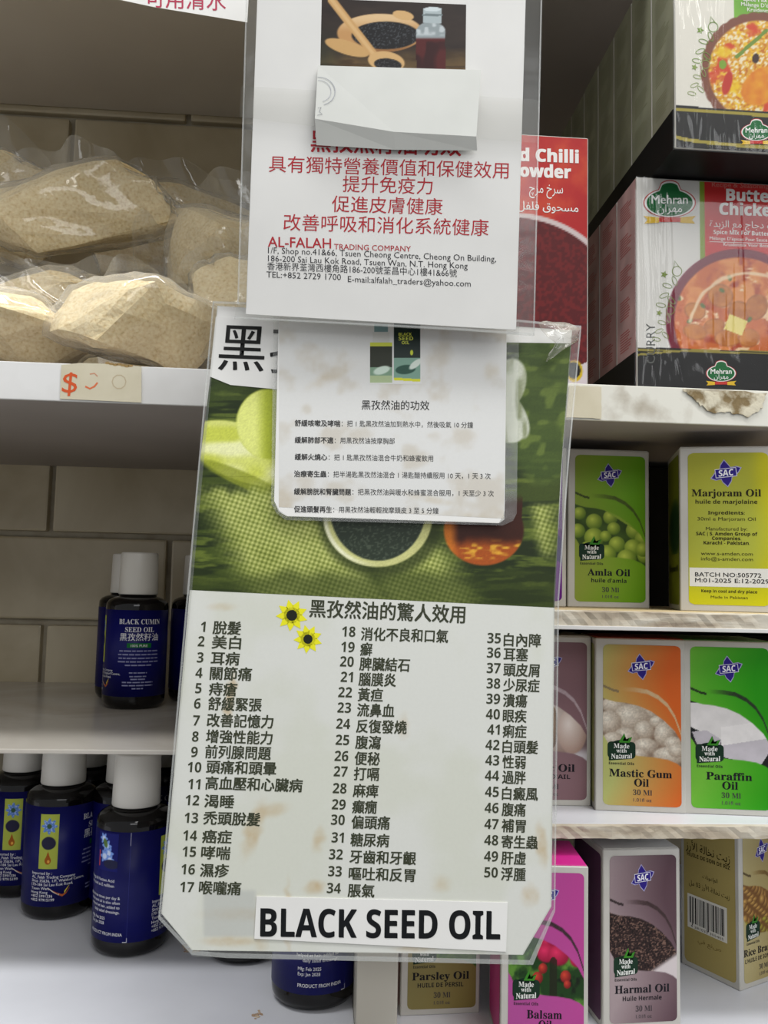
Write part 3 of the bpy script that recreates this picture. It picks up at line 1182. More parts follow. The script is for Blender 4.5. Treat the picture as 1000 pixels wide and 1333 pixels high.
b.rect(6, 60, 94, 130, 30, 30, lambda X, Y: mixc(flat(X, (120, 128, 30)), (20, 56, 24), inside(ell(X, Y, 62, 98, 44, 34), .3)), 3)
b.text(serifb('Marjoram Oil'), 50, 152, 12, (26, 24, 30), align='c', lay=4, width=70)
b.build('side_photo', M['print'], mj)

sac_box(656, 1048, None, dR3, w1, h1, 2, 'mauve garlic oil box half hidden behind the poster', (150, 120, 126), (142, 106, 112), ph_garlic, (190, 170, 175),
        'Garlic Oil', "HUILE D'AIL", 62, 52, group=gR3)
sac_box(775, 1055, None, dR3, w1, h1, 7.5, 'orange mastic gum oil box with printed pale resin pieces', (196, 200, 120), (226, 104, 36), ph_mastic, (205, 180, 140),
        'Mastic Gum', 'Oil', 69, 16, True, topcol=(150, 52, 26), group=gR3)
sac_box(890, 1059, None, dR3, w1, h1, 7.5, 'bright green paraffin oil box with printed white wax blocks', (120, 196, 62), (40, 158, 10), ph_paraffin, (38, 44, 36),
        'Paraffin', 'Oil', 50, 17, True, topcol=(60, 120, 40), group=gR3)
sac_box(651, 1375, None, dBR, w2, h2, 4, 'magenta balsam oil box with printed pink flowers below the poster corner', (190, 84, 160), (200, 76, 158), ph_balsam, (50, 40, 40),
        'Balsam', 'Oil', 40, 15, True, side=(196, 60, 130), topcol=(222, 40, 150), group=gR4)
hm = sac_box(785, 1342, None, dBR, w2, h2 + .0005, -4, 'taupe harmal oil box with printed dark seeds on bottom shelf', (176, 158, 160), (98, 72, 80), ph_harmal, (60, 44, 44),
             'Harmal Oil', 'Huile Hermale', 70, 50, side=(86, 52, 78), group=gR4)
sac_box(521, 1323, None, dBR, w2, h2, -3, 'tan parsley oil box under the poster right of the upright', (150, 138, 84), (150, 132, 70), ph_parsley, (120, 110, 60),
        'Parsley Oil', 'HUILE DE PERSIL', 72, 58, side=(150, 120, 110), group=gR4)
rc = sac_box(964, 1291, None, dBR, w2 * .96, h2, -27, 'tan rice bran oil box showing barcode side at the right edge', (196, 182, 130), (170, 150, 90), ph_rice, (110, 80, 30),
             'Rice Bran Oil', "L'HUILE DE SON DE RIZ", 84, 78, side=(176, 158, 96), group=gR4)
b = Art(box_left(w2 * .96, h2))
dk = (46, 38, 16)
b.text(arab('زيت نخالة الأرز'), 86, 46, 15, dk, align='r', width=76, lay=3, off=.01)
b.text(sansb('HUILE DE SON DE RIZ'), 86, 54.5, 7, dk, align='r', width=74, lay=3)
b.text(arab('المكونات'), 52, 77, 7, dk, align='c', lay=3, width=26)
b.text(arab('زيت نخالة الأرز 30 مل'), 50, 92, 9, dk, align='c', lay=3, width=70)
b.rect(12, 104, 80, 148, 2, 2, lambda X, Y: flat(X, (226, 222, 212)), 2)
rb = random.Random(12)
x = 16
while x < 76:
    wd = rb.choice([.8, .8, 1.4, 2.2])
    b.rect(x, 107, x + wd, 141 if rb.random() > .15 else 144, 1, 1, lambda X, Y: flat(X, (26, 26, 24)), 3)
    x += wd + rb.choice([.9, 1.2, 1.8])
b.text('6 281033 305405', 46, 146.5, 4.6, dk, align='c', lay=3, width=56)
b.text(arab('صنع في'), 50, 162, 7, (120, 100, 50), align='c', lay=3, width=40)
b.build('side_lettering', M['ink'], rc)


def add_shade_carton(x0, x1, y, z, h, label):  # added dark block that blackens the gaps behind the oil boxes
    r = thing('shade_carton', label, 'box', (x0, y, z))
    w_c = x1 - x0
    bmobj('carton', boxbm(0, w_c, 0, .09, 0, h, .001), M['shade_card'], r)
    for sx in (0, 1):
        bmobj('top_flap', boxbm(.001 + sx * w_c / 2, w_c / 2 - .001 + sx * w_c / 2, .001, .089, h, h + .001, .0003), M['shade_card'], r)
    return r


M['shade_card'] = nz(mat('shade_dark_cardboard', rough=0.85, spec=0.1), (20, 19, 15), (27, 25, 19), 40, 4, 0.05)  # near-black colour in place of deep shade
add_shade_carton(PX1 + .01, .262, .548, ZC + dR2, .092, 'added dark carton standing in for shade behind the amla and violet oil boxes')
add_shade_carton(.272, .46, .548, ZC + dR2, .092, 'added dark carton standing in for shade behind the yellow marjoram box')
add_shade_carton(PX1 + .01, .40, .512, ZC + dR3, .088, 'added dark carton standing in for shade behind the row with mastic gum and paraffin boxes')

# ================================================================== SPICE BOXES (upper right)
YLow, YUp = 0.430, 0.4015
zS = ZC + dL1 + 0.0003
xl = X_at(829, 503, YLow)
TB, BWd = 0.0305, 0.084
hLow = 0.1180
gS, gS2 = 'red spice boxes lined up on the shelf', 'boxes in the stacked shrink wrapped pack'


def spice_box(x, y, z, w, t, h, label, group, sidecol, blockcol, textured=True, seed=0):
    r = thing('spice_box', label, 'box', (x, y, z), 0, group)
    bmobj('carton', boxbm(0, w, 0, t - 0.0006, 0, h, 0.0004, 1), M['carton'], r)
    b = Art(Face((0, t - .0006, h), (0, -1, 0), (0, 0, -1), (-1, 0, 0), (t - .0006) / 100, h / 400))
    b.rect(2, 2, 98, 398, 4, 16, lambda X, Y: mixc(flat(X, sidecol), np.array(sidecol) * .8, vn(X * .04 + seed, Y * .02)), 1)
    rr_ = random.Random(seed)
    for k in range(6):
        y0 = 28 + k * 62
        for j in range(8):
            yy = y0 + j * 5
            b.stroke([(18, yy), (18 + rr_.uniform(40, 62), yy)], 2.2, blockcol, 2)
    b.build('side_print', M['print'], r)
    return r


PLow = Plane([(829, 240, YLow - .00012), (990, 240, YLow - .00012), (829, 500, YLow - .00012)])
low = spice_box(xl, YLow, zS, BWd, TB, hLow, 'front butter chicken spice box, red and white, above the right shelf edge', gS, (222, 182, 180), (184, 96, 96), seed=1)
for i in range(1, 7):
    spice_box(xl, YLow + i * TB, zS, BWd, TB, hLow, 'red sided spice box, %s from the front in the lower row' % ['', 'second', 'third', 'fourth', 'fifth', 'sixth', 'seventh'][i], gS,
              (206, 160, 156) if i < 3 else (186, 180, 160), (176, 90, 88) if i < 3 else (140, 134, 108), seed=i + 1)
# black display tray around the row
zT = ZC + dL1


def tray(name, label, x0, x1, y0, y1, z, hb, hs):
    r = thing(name, label, 'tray', (x0, y0, z))
    t = 0.0006
    X1, Y1 = x1 - x0, y1 - y0
    bmobj('tray_front', boxbm(0, X1, 0, t, 0, hb), M['carton_dark'], r)
    # side climbs towards the front
    v = [(-0.0001, 0, 0), (-0.0001, Y1, 0), (-0.0001, Y1, hs), (-0.0001, 0.04, hs), (-0.0001, 0, hb)]
    v2 = [(x - t, y, zz) for x, y, zz in v]
    n = len(v)
    f = [tuple(range(n)), tuple(reversed(range(n, 2 * n)))] + [(i, n + i, n + (i + 1) % n, (i + 1) % n) for i in range(n)]
    meshobj('tray_side', v + v2, f, M['carton_dark'], r)
    bmobj('tray_bottom', boxbm(-t, X1, 0, Y1, -0.0006, -0.0001), M['carton_dark'], r)
    return r


def to_px_art(root, plane):
    return Art(plane)


def put(a, name, m, root):
    o = a.build(name, m, root)
    o.data.transform(root.matrix_world_inv if hasattr(root, 'matrix_world_inv') else Matrix.Translation(-Vector(root.location)))
    return o


def mehran_logo(a, cx, cy, s, lay=4):
    def outline(k):
        pts = []
        for t in np.linspace(0, 2 * PI, 56, endpoint=False):
            x, y = 30 * math.cos(t), 17 * math.sin(t)
            pts.append((x, y))
        out = []
        for x, y in pts:
            if y < 0 and abs(x) < 13:
                y = -17 - 9 * math.sqrt(max(0, 1 - (x / 13) ** 2)) - 0
            out.append((cx + x * s * k, cy + y * s * k))
        return out
    a.poly(outline(1.14), (190, 40, 44), lay)
    a.poly(outline(1.09), (232, 232, 228), lay + 1)
    a.poly(outline(1.0), (20, 104, 52), lay + 2)
    a.text('Mehran', cx, cy + 1 * s, 16 * s, (236, 238, 234), align='c', width=47 * s, lay=lay + 4, off=.02)
    a.text(arab('مهران'), cx, cy + 12 * s, 14 * s, (236, 238, 234), align='c', width=32 * s, lay=lay + 4, off=.01)
    y = cy + 19 * s
    a.poly([(cx - 14 * s, y), (cx + 14 * s, y), (cx + 14 * s, y + 6 * s), (cx - 14 * s, y + 6 * s)], (196, 52, 44), lay + 3)
    for sg in (-1, 1):
        a.poly([(cx + sg * 14 * s, y), (cx + sg * 34 * s, y - 2 * s), (cx + sg * 29 * s, y + 3 * s), (cx + sg * 33 * s, y + 8 * s), (cx + sg * 14 * s, y + 7 * s)], (220, 180, 40), lay + 3)


def scribble_leafs(a, x0, y0, col, lay=3, sc=1.0):
    for dx, dy, an in [(0, 0, .3), (9, -6, 1.2), (-4, 12, -.4), (5, 18, .8), (-8, 24, .2)]:
        t = np.linspace(0, 2 * PI, 14)
        x = 6 * np.cos(t) * sc; y = 2.6 * np.sin(t) * sc
        a.stroke(np.stack([x0 + dx * sc + x * math.cos(an) - y * math.sin(an), y0 + dy * sc + x * math.sin(an) + y * math.cos(an)], 1), .8 * sc, col, lay)
    # onion bulb
    t = np.linspace(0, 2 * PI, 16)
    a.stroke(np.stack([x0 + 12 * sc + 6 * sc * np.cos(t), y0 - 18 * sc + 6 * sc * np.sin(t)], 1), .9 * sc, col, lay)
    a.stroke([(x0 + 8 * sc, y0 - 22 * sc), (x0 + 9 * sc, y0 - 31 * sc), (x0 + 14 * sc, y0 - 24 * sc)], .9 * sc, col, lay)
    a.poly([(x0 - 4 * sc + 5 * sc * r_ * math.cos(k * PI / 5), y0 - 14 * sc + 5 * sc * r_ * math.sin(k * PI / 5)) for k, r_ in enumerate([1, .45] * 5)], col, lay)


def curry(X, Y):
    wh = (222, 220, 214)
    c = flat(X, wh)
    red = mixc(flat(X, (178, 24, 28)), (214, 52, 48), fbm(X * .02, Y * .03))
    m = (X > 917.5) & (Y < 452)
    c = np.where(m[..., None], red, c)
    c = np.where(((X > 911) & (X <= 917.5) & (Y < 345))[..., None], np.array((132, 156, 40.)), c)
    cx, cy = 962, 418
    r = np.hypot((X - cx) / 95, (Y - cy) / 94)
    c = mixc(c, (118, 22, 48), inside(r, .012))
    c = mixc(c, (92, 14, 40), inside(r, .012) * ss(.93, .87, r) * .6)
    f_ = inside(r / .885, .02)
    food = flat(X, (206, 104, 40))
    food = mixc(food, (228, 146, 74), ss(.4, .7, fbm(X * .05, Y * .05)))
    food = mixc(food, (176, 66, 26), ss(.55, .75, fbm(X * .07 + 40, Y * .07)))
    food = mixc(food, (240, 205, 160), ss(.60, .72, fbm(X * .06 + 90, Y * .09 + 5)))
    for x, y, rx, ry, an in [(905, 405, 14, 11, .3), (938, 385, 17, 15, .5), (962, 405, 14, 13, .2), (930, 425, 14, 10, -.2), (905, 432, 16, 10, .2), (948, 440, 18, 11, 0), (985, 400, 14, 17, .4), (975, 440, 14, 12, 0)]:
        d = ell(X, Y, x, y, rx, ry, an)
        h_ = mixc(flat(X, (168, 88, 28)), (226, 150, 62), fbm(X * .12 + x, Y * .12))
        food = food * (1 - inside(d, .08)[..., None]) + h_ * inside(d, .08)[..., None]
        food = mixc(food, (120, 50, 18), inside(d, .08) * ss(.85, 1, d) * .5)
    for x, y in [(940, 378), (884, 388), (915, 398), (976, 416), (950, 362), (898, 418)]:
        food = mixc(food, (92, 110, 36), inside(ell(X, Y, x, y, 4, 2.6, x), .2))
    sw = np.abs(np.hypot((X - 975) / 78, (Y - 430) / 76) - 1 + .05 * vn(X * .1, Y * .1))
    food = mixc(food, (246, 224, 190), ss(.05, .01, sw) * .8 * (Y < 420))
    m = (np.abs((X - 958) * .9 + (Y - 423) * .35) < 12) & (np.abs((Y - 423) * .9 - (X - 958) * .35) < 10)
    food = np.where(m[..., None], np.array((240, 222, 130.)), food)
    c = c * (1 - f_[..., None]) + food * f_[..., None]
    # black foot band with gold line
    yb_ = 452 - 5 * np.sin((X - 828) / 172 * 2.2)
    yb_ = 452 + 0.03 * (X - 828) + 0 * Y
    c = np.where((Y > yb_)[..., None], np.array((26, 25, 24.)), c)
    g = np.abs(Y - (462 - 7 * np.sin((X - 828) / 70))) < 1.3
    c = np.where((g & (Y > yb_))[..., None], np.array((150, 138, 60.)), c)
    g = np.abs(Y - (yb_ + 3)) < 1.1
    c = np.where(g[..., None], np.array((150, 138, 60.)), c)
    return c


def TLs(x, y): return (x, y)


# exact corners of the front face in photo pixels (projected back from the built box)
def proj(P):
    d = (np.array(P) - np.array([0, 0, ZC])) @ R3n
    return (500 + F * d[0] / -d[2], 666.5 - F * d[1] / -d[2])


def face_quad(x0, x1, y, zb, zt, e=0.0006):
    return [proj((x0 + e, y, zt - e)), proj((x1 - e, y, zt - e)), proj((x1 - e, y, zb + e)), proj((x0 + e, y, zb + e))]


a = Art(PLow)
a.grid(face_quad(xl, xl + BWd, YLow, zS, zS + hLow), 150, 200, curry, 0)
put(a, 'front_print', M['print'], low)
a = Art(PLow)
mehran_logo(a, 872, 264, 1.0)
w_ = (236, 232, 228)
sl = .035
a.text('Recipe & Seasoning Mix', 927, 243, 9.5, (206, 120, 110), slope=sl, lay=4, off=.01)
a.text(sansb('Butter'), 946, 261, 21, w_, slope=sl, lay=4, off=.03, xs=.98)
a.text(sansb('Chicken'), 937, 279, 21, w_, slope=sl, lay=4, off=.03, xs=.98)
a.text(arab('بهارات دجاج مع الزبدة'), 924, 295, 12.5, w_, slope=sl, lay=4)
a.text(sansb('Spice Mix For Butter Chicken'), 929, 304.5, 7.6, w_, slope=sl, lay=4, xs=.95)
a.text("Mélange D'épices Pour Sauce Au Poulet", 924, 312, 6.4, w_, slope=sl, lay=4, off=.01)
a.stroke([(924, 314.5), (1010, 317.5)], .7, w_, 4)
a.text('Kruidenmix Voor Boter Kip', 942, 320, 6.4, w_, slope=sl, lay=4, off=.01)
scribble_leafs(a, 869, 372, (120, 140, 60), 3, 1.05)
scribble_leafs(a, 862, 420, (130, 146, 70), 3, .9)
mehran_logo(a, 939, 486, .58)
a.vtext('CURRY', 853, 474, 17, (90, 92, 88), length=52)
put(a, 'front_lettering', M['ink'], low)

# upper pack
zU = zS + hLow + 0.0016
hU = 0.1225
xu = X_at(879, 190, YUp)
PUp = Plane([(880, 10, YUp - .00012), (990, 10, YUp - .00012), (880, 180, YUp - .00012)])
upb = spice_box(xu, YUp, zU, BWd, TB, hU, 'front biryani spice box on top of the pack, rice dish printed', gS2, (172, 174, 148), (138, 140, 112), seed=21)
for i in range(1, 8):
    spice_box(xu, YUp + i * TB, zU, BWd, TB, hU - 0.0004 * (i % 2), 'grey green sided box, %s from the front in the upper pack' % ['', 'second', 'third', 'fourth', 'fifth', 'sixth', 'seventh', 'eighth'][i], gS2,
              (172, 174, 148), (138, 140, 112), seed=i + 21)


def biry(X, Y):
    c = flat(X, (224, 220, 208))
    gr = mixc(flat(X, (96, 160, 44)), (140, 190, 70), fbm(X * .03, Y * .03))
    c = np.where((X > 956)[..., None], gr, c)
    cx, cy = 988, 92
    th = np.arctan2(Y - cy, X - cx)
    r = np.hypot((X - cx) / 75, (Y - cy) / 75)
    rim = inside(r / (1 + .02 * np.abs(np.sin(th * 16))), .012)
    c = mixc(c, (124, 74, 56), rim)
    food = flat(X, (216, 160, 52))
    n1 = vn(X * .35 + Y * .2, Y * .30 - X * .12); n2 = vn(X * .16 - Y * .33 + 50, Y * .14 + X * .3)
    food = mixc(food, (236, 222, 186), ss(.55, .72, n1))
    food = mixc(food, (238, 196, 40), ss(.62, .8, n2) * .9)
    food = mixc(food, (190, 104, 30), ss(.30, .12, n1) * .9)
    food = mixc(food, (206, 70, 36), ss(.62, .74, fbm(X * .05 + 20, Y * .05)))
    food = mixc(food, (232, 200, 30), inside(ell(X, Y, 942, 68, 9, 8), .4) * .8)
    food = mixc(food, (230, 190, 20), inside(ell(X, Y, 955, 112, 10, 9), .4) * .7)
    food = mixc(food, (190, 50, 36), inside(ell(X, Y, 947, 108, 6, 16, .25), .15))
    food = mixc(food, (120, 160, 46), inside(ell(X, Y, 941, 84, 5, 6), .1))
    d, t = seg_d(X, Y, 959, 74, 998, 40)
    food = mixc(food, (112, 142, 54), (d < 2.4) * 1.0)
    food = mixc(food, (56, 32, 30), inside(ell(X, Y, 984, 76, 4.6, 6.5, .2), .1))
    pr = inside(ell(X, Y, 992, 112, 30, 22, -.7), .08)
    p_ = mixc(flat(X, (212, 112, 28)), (232, 168, 40), fbm(X * .1 + 9, Y * .1))
    food = food * (1 - pr[..., None]) + p_ * pr[..., None]
    m = inside(r / .87, .02)
    c = c * (1 - m[..., None]) + food * m[..., None]
    yb_ = 137 + (X - 880) * .07
    c = np.where((Y > yb_)[..., None], np.array((26, 25, 24.)), c)
    c = np.where((np.abs(Y - yb_ - 5) < 2)[..., None], np.array((160, 146, 58.)), c)
    g = np.abs(Y - (176 + 16 * ((X - 880) / 110) ** .6)) < 2.2 if False else np.abs(Y - (176 + 15 * np.sqrt(np.clip((X - 878) / 110, 0, 2)))) < 2.2
    c = np.where((g & (Y > yb_))[..., None], np.array((160, 146, 58.)), c)
    return c


a = Art(PUp)
a.grid(face_quad(xu, xu + BWd, YUp, zU, zU + hU), 140, 230, biry, 0)
put(a, 'front_print', M['print'], upb)
a = Art(PUp)
a.text('Spice Mix For Biryani', 968, 1, 8, w_, slope=.06, lay=4, off=.02)
a.text("Mélange D'épices Pour", 965, 7.5, 7.2, w_, slope=.07, lay=4, off=.01)
a.text('Kruidenmix Voor', 973, 14.5, 7.2, w_, slope=.07, lay=4, off=.01)
scribble_leafs(a, 916, 54, (120, 150, 70), 3, 1.05)
scribble_leafs(a, 908, 100, (140, 160, 90), 3, .9)
mehran_logo(a, 985, 172, .60)
put(a, 'front_lettering', M['ink'], upb)
tr1 = tray('display_tray', 'black cardboard base tray under the upper pack of spice boxes', xu - .001, xu + BWd + .001, YUp - .0012, YUp + 8 * TB + .001, zU, 0.0, 0.0) if False else None


def side_tray(name, label, x0, x1, y0, y1, z, hs, hfront):
    """Black tray hugging the left side of a row; its flank rises to the front box foot band."""
    r = thing(name, label, 'tray', (x0, y0, z))
    t = 0.0006
    X1, Y1 = x1 - x0, y1 - y0
    prof = [(0, 0), (0, hfront), (0.012, hfront), (Y1 - .03, hs), (Y1, hs), (Y1, 0)]
    v = [(0, y, zz) for y, zz in prof] + [(-t, y, zz) for y, zz in prof]
    n = len(prof)
    f = [tuple(range(n)), tuple(reversed(range(n, 2 * n)))] + [(i, (i + 1) % n, n + (i + 1) % n, n + i) for i in range(n)]
    meshobj('tray_side', v, f, M['carton_dark'], r)
    bmobj('tray_bottom', boxbm(-t, X1, 0, Y1, -0.0006, -0.0001), M['carton_dark'], r)
    return r


side_tray('display_tray', 'black cardboard tray under the upper pack of spice boxes', xu - .0003, xu + BWd, YUp + .0005, YUp + 8 * TB, zU, 0.0195, 0.021)
side_tray('display_tray', 'black cardboard tray side along the lower row of red spice boxes', xl - .0003, xl + BWd, YLow + .0008, YLow + 7 * TB, zS, 0.0195, 0.021)


# shrink wrap: pleated clear film over the front faces
def wrap_sheet(name, label, x0, x1, y, z0_, z1_, seed):
    from mathutils import noise as NZ
    r = random.Random(seed)
    nx, nz_ = 220, 160
    folds = [(min(.95, abs(r.gauss(.14, .12)) + .02), r.uniform(.0005, .0011), r.uniform(.0002, .0007), r.uniform(0, 6), r.uniform(.1, .7), r.uniform(.3, .9)) for _ in range(13)]
    folds += [(r.uniform(.3, .95), r.uniform(.0005, .001), r.uniform(.0001, .0003), r.uniform(0, 6), r.uniform(0, 1), r.uniform(.15, .4)) for _ in range(8)]
    W_ = x1 - x0
    v, f = [], []
    for j in range(nz_ + 1):
        for i in range(nx + 1):
            u = i / nx; w = j / nz_
            x = x0 + W_ * u; z = z0_ + (z1_ - z0_) * w
            dy = 0.0004 * (1 - w) * (u - .5) ** 2
            cr = math.exp(-((u - .14 - .05 * (1 - w)) / .11) ** 2) + .35 * math.exp(-((w - .12) / .1) ** 2)
            dy -= cr * 0.0005 * NZ.noise(Vector((u * 34 + 5 * w, w * 9, seed)))
            for c_, wd, am, p, zc_, zw in folds:
                cx_ = c_ + .015 * math.sin(w * 5 + p) + .04 * (1 - w) ** 2 * (p - 3) / 3
                q = (u - cx_) * W_ / wd
                if abs(q) < 3:
                    dy -= am * math.exp(-q * q) * math.exp(-((w - zc_) / zw) ** 2)
            v.append((x, y - 0.0007 + dy, z))
    for j in range(nz_):
        for i in range(nx):
            a0 = j * (nx + 1) + i
            f.append((a0, a0 + 1, a0 + nx + 2, a0 + nx + 1))
    o = meshobj(name, v, f, M['wrap'], None, True)
    return tag(o, label, 'film')


wrap_sheet('shrink_wrap', 'creased clear shrink film over the front of the upper biryani pack', xu - .001, xu + BWd, YUp, zU, zU + hU, 4)
wrap_sheet('shrink_wrap', 'creased clear shrink film over the butter chicken box front', xl - .001, xl + BWd, YLow, zS, zS + hLow, 9)

# chilli powder box
YC = 0.440
xr_ = X_at(766, 300, YC)
cb = thing('chilli_powder_box', 'red chilli powder box partly behind the upper poster', 'box', (xr_ - .085, YC, zS))
hC = 0.1440
bmobj('carton', boxbm(0, .085, 0, .03, 0, hC, .0005, 1), M['carton'], cb)
PC = Plane([(700, 200, YC - .0001), (760, 200, YC - .0001), (700, 450, YC - .0001)])


def chil(X, Y):
    c = mixc(flat(X, (176, 30, 30)), (196, 66, 40), ss(.4, .8, fbm(X * .03, Y * .03)))
    r = np.hypot((X - 664) / 140, (Y - 398) / 118)
    c = mixc(c, (206, 190, 188), inside(r / 1.03, .008))
    pw = mixc(flat(X, (86, 14, 18)), (122, 26, 26), ss(.4, .7, vn(X * .3, Y * .3)) * .6)
    m = inside(r / .975, .008)
    c = c * (1 - m[..., None]) + pw * m[..., None]
    c = np.where((Y > 470 + (766 - X) * .55)[..., None], np.array((206, 196, 200.)), c)
    c = mixc(c, (200, 170, 30), inside(ell(X, Y, 748, 483, 11, 14), .06))
    c = mixc(c, (24, 24, 22), inside(ell(X, Y, 747, 482, 9, 11), .06))
    return c


a = Art(PC)
a.grid(face_quad(xr_ - .085, xr_, YC, zS, zS + hC), 120, 180, chil, 0)
put(a, 'front_print', M['print'], cb)
a = Art(PC)
a.text(sansb('Red Chilli'), 753, 212, 22, w_, slope=.04, align='r', off=.035, lay=3, width=104)
a.text(sansb('Powder'), 743, 232, 22, w_, slope=.04, align='r', off=.035, lay=3, width=78)
a.text(arab('سرخ مرچ'), 733, 252, 18, w_, slope=.03, align='r', lay=3, width=44)
a.text(arab('مسحوق فلفل أحمر'), 753, 276, 15, w_, slope=.05, align='r', lay=3, width=110, off=.01)
put(a, 'front_lettering', M['ink'], cb)


# ================================================================== BAGS OF HUSK
def add_noise(bm, amp, sc, seed):
    from mathutils import noise
    bm.normal_update()
    for v in bm.verts:
        n = noise.noise(v.co * sc + Vector((seed * 3.1, seed, 0)))
        v.co += v.normal * n * amp


def ridge(bm, amp, sc, seed):
    from mathutils import noise
    bm.normal_update()
    for v in bm.verts:
        n = abs(noise.noise(v.co * sc + Vector((seed * 1.7, seed, 3))))
        v.co -= v.normal * (n * amp)


def husk_bag(px, Y, dz, w, dp, h, label, seed, tail=None, tilt=0.0, npts=11, rz=0.0):
    r = random.Random(seed)
    base = (X_at(px, 380, Y), Y, ZC + dz)
    root = thing('husk_bag', label, 'bag', tuple(base), rz, 'clear bags of pale husk on the shelf')
    bm = bmesh.new()
    pts = []
    for i in range(npts):
        th = 2 * PI * i / npts * 2.4 + r.uniform(-.3, .3)
        zz = r.uniform(-1, 1)
        k = (1 - abs(zz) ** 3) ** .5
        pts.append(Vector((w / 2 * k * math.cos(th) * r.uniform(.85, 1.1), dp / 2 * k * math.sin(th) * r.uniform(.85, 1.1), h / 2 * (1 + zz * .95))))
    for p in pts:
        p.rotate(Matrix.Rotation(tilt, 3, 'Y'))
    zm = min(p.z for p in pts)
    for p in pts:
        p.z -= zm - 0.001
    vs = [bm.verts.new(p) for p in pts]
    bmesh.ops.convex_hull(bm, input=vs)
    bmesh.ops.delete(bm, geom=[v for v in bm.verts if not v.link_faces], context='VERTS')
    bmesh.ops.subdivide_edges(bm, edges=bm.edges[:], cuts=3, use_grid_fill=True)
    for _ in range(1):
        bmesh.ops.smooth_vert(bm, verts=bm.verts[:], factor=.5, use_axis_x=True, use_axis_y=True, use_axis_z=True)
    ridge(bm, 0.012, 22, seed)
    bmesh.ops.subdivide_edges(bm, edges=bm.edges[:], cuts=1, use_grid_fill=True)
    add_noise(bm, 0.0015, 90, seed + 2)
    fill = bmobj('husk_filling', bm, M['crumb'], root, False)
    # clear film hugging the filling, with crisp creases
    bm = bmesh.new()
    bm.from_mesh(fill.data)
    bm.normal_update()
    from mathutils import noise
    top = max(v.co.z for v in bm.verts)
    for v in bm.verts:
        n = noise.noise(v.co * 30 + Vector((seed, 4, 9)))
        k = abs(noise.noise(v.co * 48 + Vector((2, seed, 5))))
        v.co += v.normal * (0.0022 + 0.003 * max(n, 0) + 0.004 * max(0, .25 - k) * 4 * .35)
        v.co.z = max(v.co.z, 0.0002)
    bmobj('plastic_bag', bm, M['bag'], root, True)
    # loose crimped top of the bag: a wavy arc of film
    fw, fh, fa = tail or (w * .9, h * .55, 0.0)
    bm = bmesh.new()
    nu, nv = 26, 10
    g = []
    for b_ in range(nv + 1):
        row = []
        for a_ in range(nu + 1):
            u = a_ / nu * 2 - 1; q = b_ / nv
            arch = (1 - abs(u) ** 2.2) ** .6 if abs(u) < 1 else 0
            x = u * fw / 2 * (1 - .12 * q)
            z = top * .45 + q * (fh + top * .5) * (.25 + .75 * arch)
            y = .012 * math.sin(u * 4 + seed) * q + .006 * math.sin(u * 11 + 2 * seed + q * 4) * q + .004 * noise.noise(Vector((u * 3, q * 3, seed)))
            row.append(bm.verts.new((x * math.cos(fa) - (z - top * .5) * math.sin(fa), y, max(.002, (z - top * .5) * math.cos(fa) + x * math.sin(fa) + top * .5))))
        g.append(row)
    for b_ in range(nv):
        for a_ in range(nu):
            bm.faces.new((g[b_][a_], g[b_][a_ + 1], g[b_ + 1][a_ + 1], g[b_ + 1][a_]))
    bmobj('bag_mouth', bm, M['bag'], root, True)
    return root


husk_bag(-4, .462, dL1, .13, .08, .052, 'front left bag of pale husk above the left frame edge of the shelf', 11, (.12, .02, .2), .1)
husk_bag(184, .465, dL1, .120, .08, .072, 'front bag of pale husk beside the poster with crinkled folds', 12, (.10, .016, -.2), -.1)
husk_bag(318, .50, dL1, .10, .08, .095, 'bag of husk on the right partly behind the poster sleeve', 15, (.09, .03, 0), -.1)
husk_bag(75, .515, dL1 + .036, .18, .085, .070, 'bag of husk lying behind the two front bags', 14, (.16, .02, .1), .05)
husk_bag(286, .550, dL1 + .070, .125, .075, .095, 'bag of husk behind the front crinkled bag, beside the poster', 21, (.12, .03, .3), .1)
husk_bag(70, .552, dL1 + .095, .175, .07, .100, 'upper middle bag of husk peaked like a tent', 16, (.13, .022, -.15), .05)
husk_bag(-30, .61, dL1 + .12, .14, .08, .10, 'upper bag of husk at the far left edge', 17, (.12, .03, .1), .1)
husk_bag(225, .628, dL1 + .120, .15, .065, .120, 'tall back right bag of husk with rounded clear top', 18, (.15, .03, .15), -.05)
husk_bag(100, .632, dL1, .24, .075, .13, 'large bag of husk at the back of the pile against the tiles', 19, (.15, .02, 0), 0)

# ================================================================== SIGNS AND POSTERS
# --- big poster
PP = Plane([(283, 400, .3660), (752, 432, .3655), (210, 1190, .3340)])
po = thing('black_seed_oil_poster', 'large laminated poster with numbered Chinese list and bold title hung on the upright', 'poster', tuple(PP.map(np.array(480.), np.array(1245.))))
ps = PP.lifted(0.0005)
ring_sheet('clear_sleeve', PP.lifted(0.0010), [(277, 392), (500, 399), (757, 424), (741, 600), (728, 780), (723, 1186), (694, 1256), (300, 1247), (250, 1245), (206, 1196)],
     [(284, 399), (500, 413), (744, 431), (731, 601), (721, 776), (717, 1179), (680, 1242), (300, 1237), (251, 1236), (211, 1189)], .00025, M['sleeve'], po)
slab('paper_sheet', ps, [(283, 398), (745, 430), (732, 600), (722, 776), (718, 1180), (681, 1243), (250, 1237), (210, 1189)], .0004, M['paper'], po)
a = Art(ps)


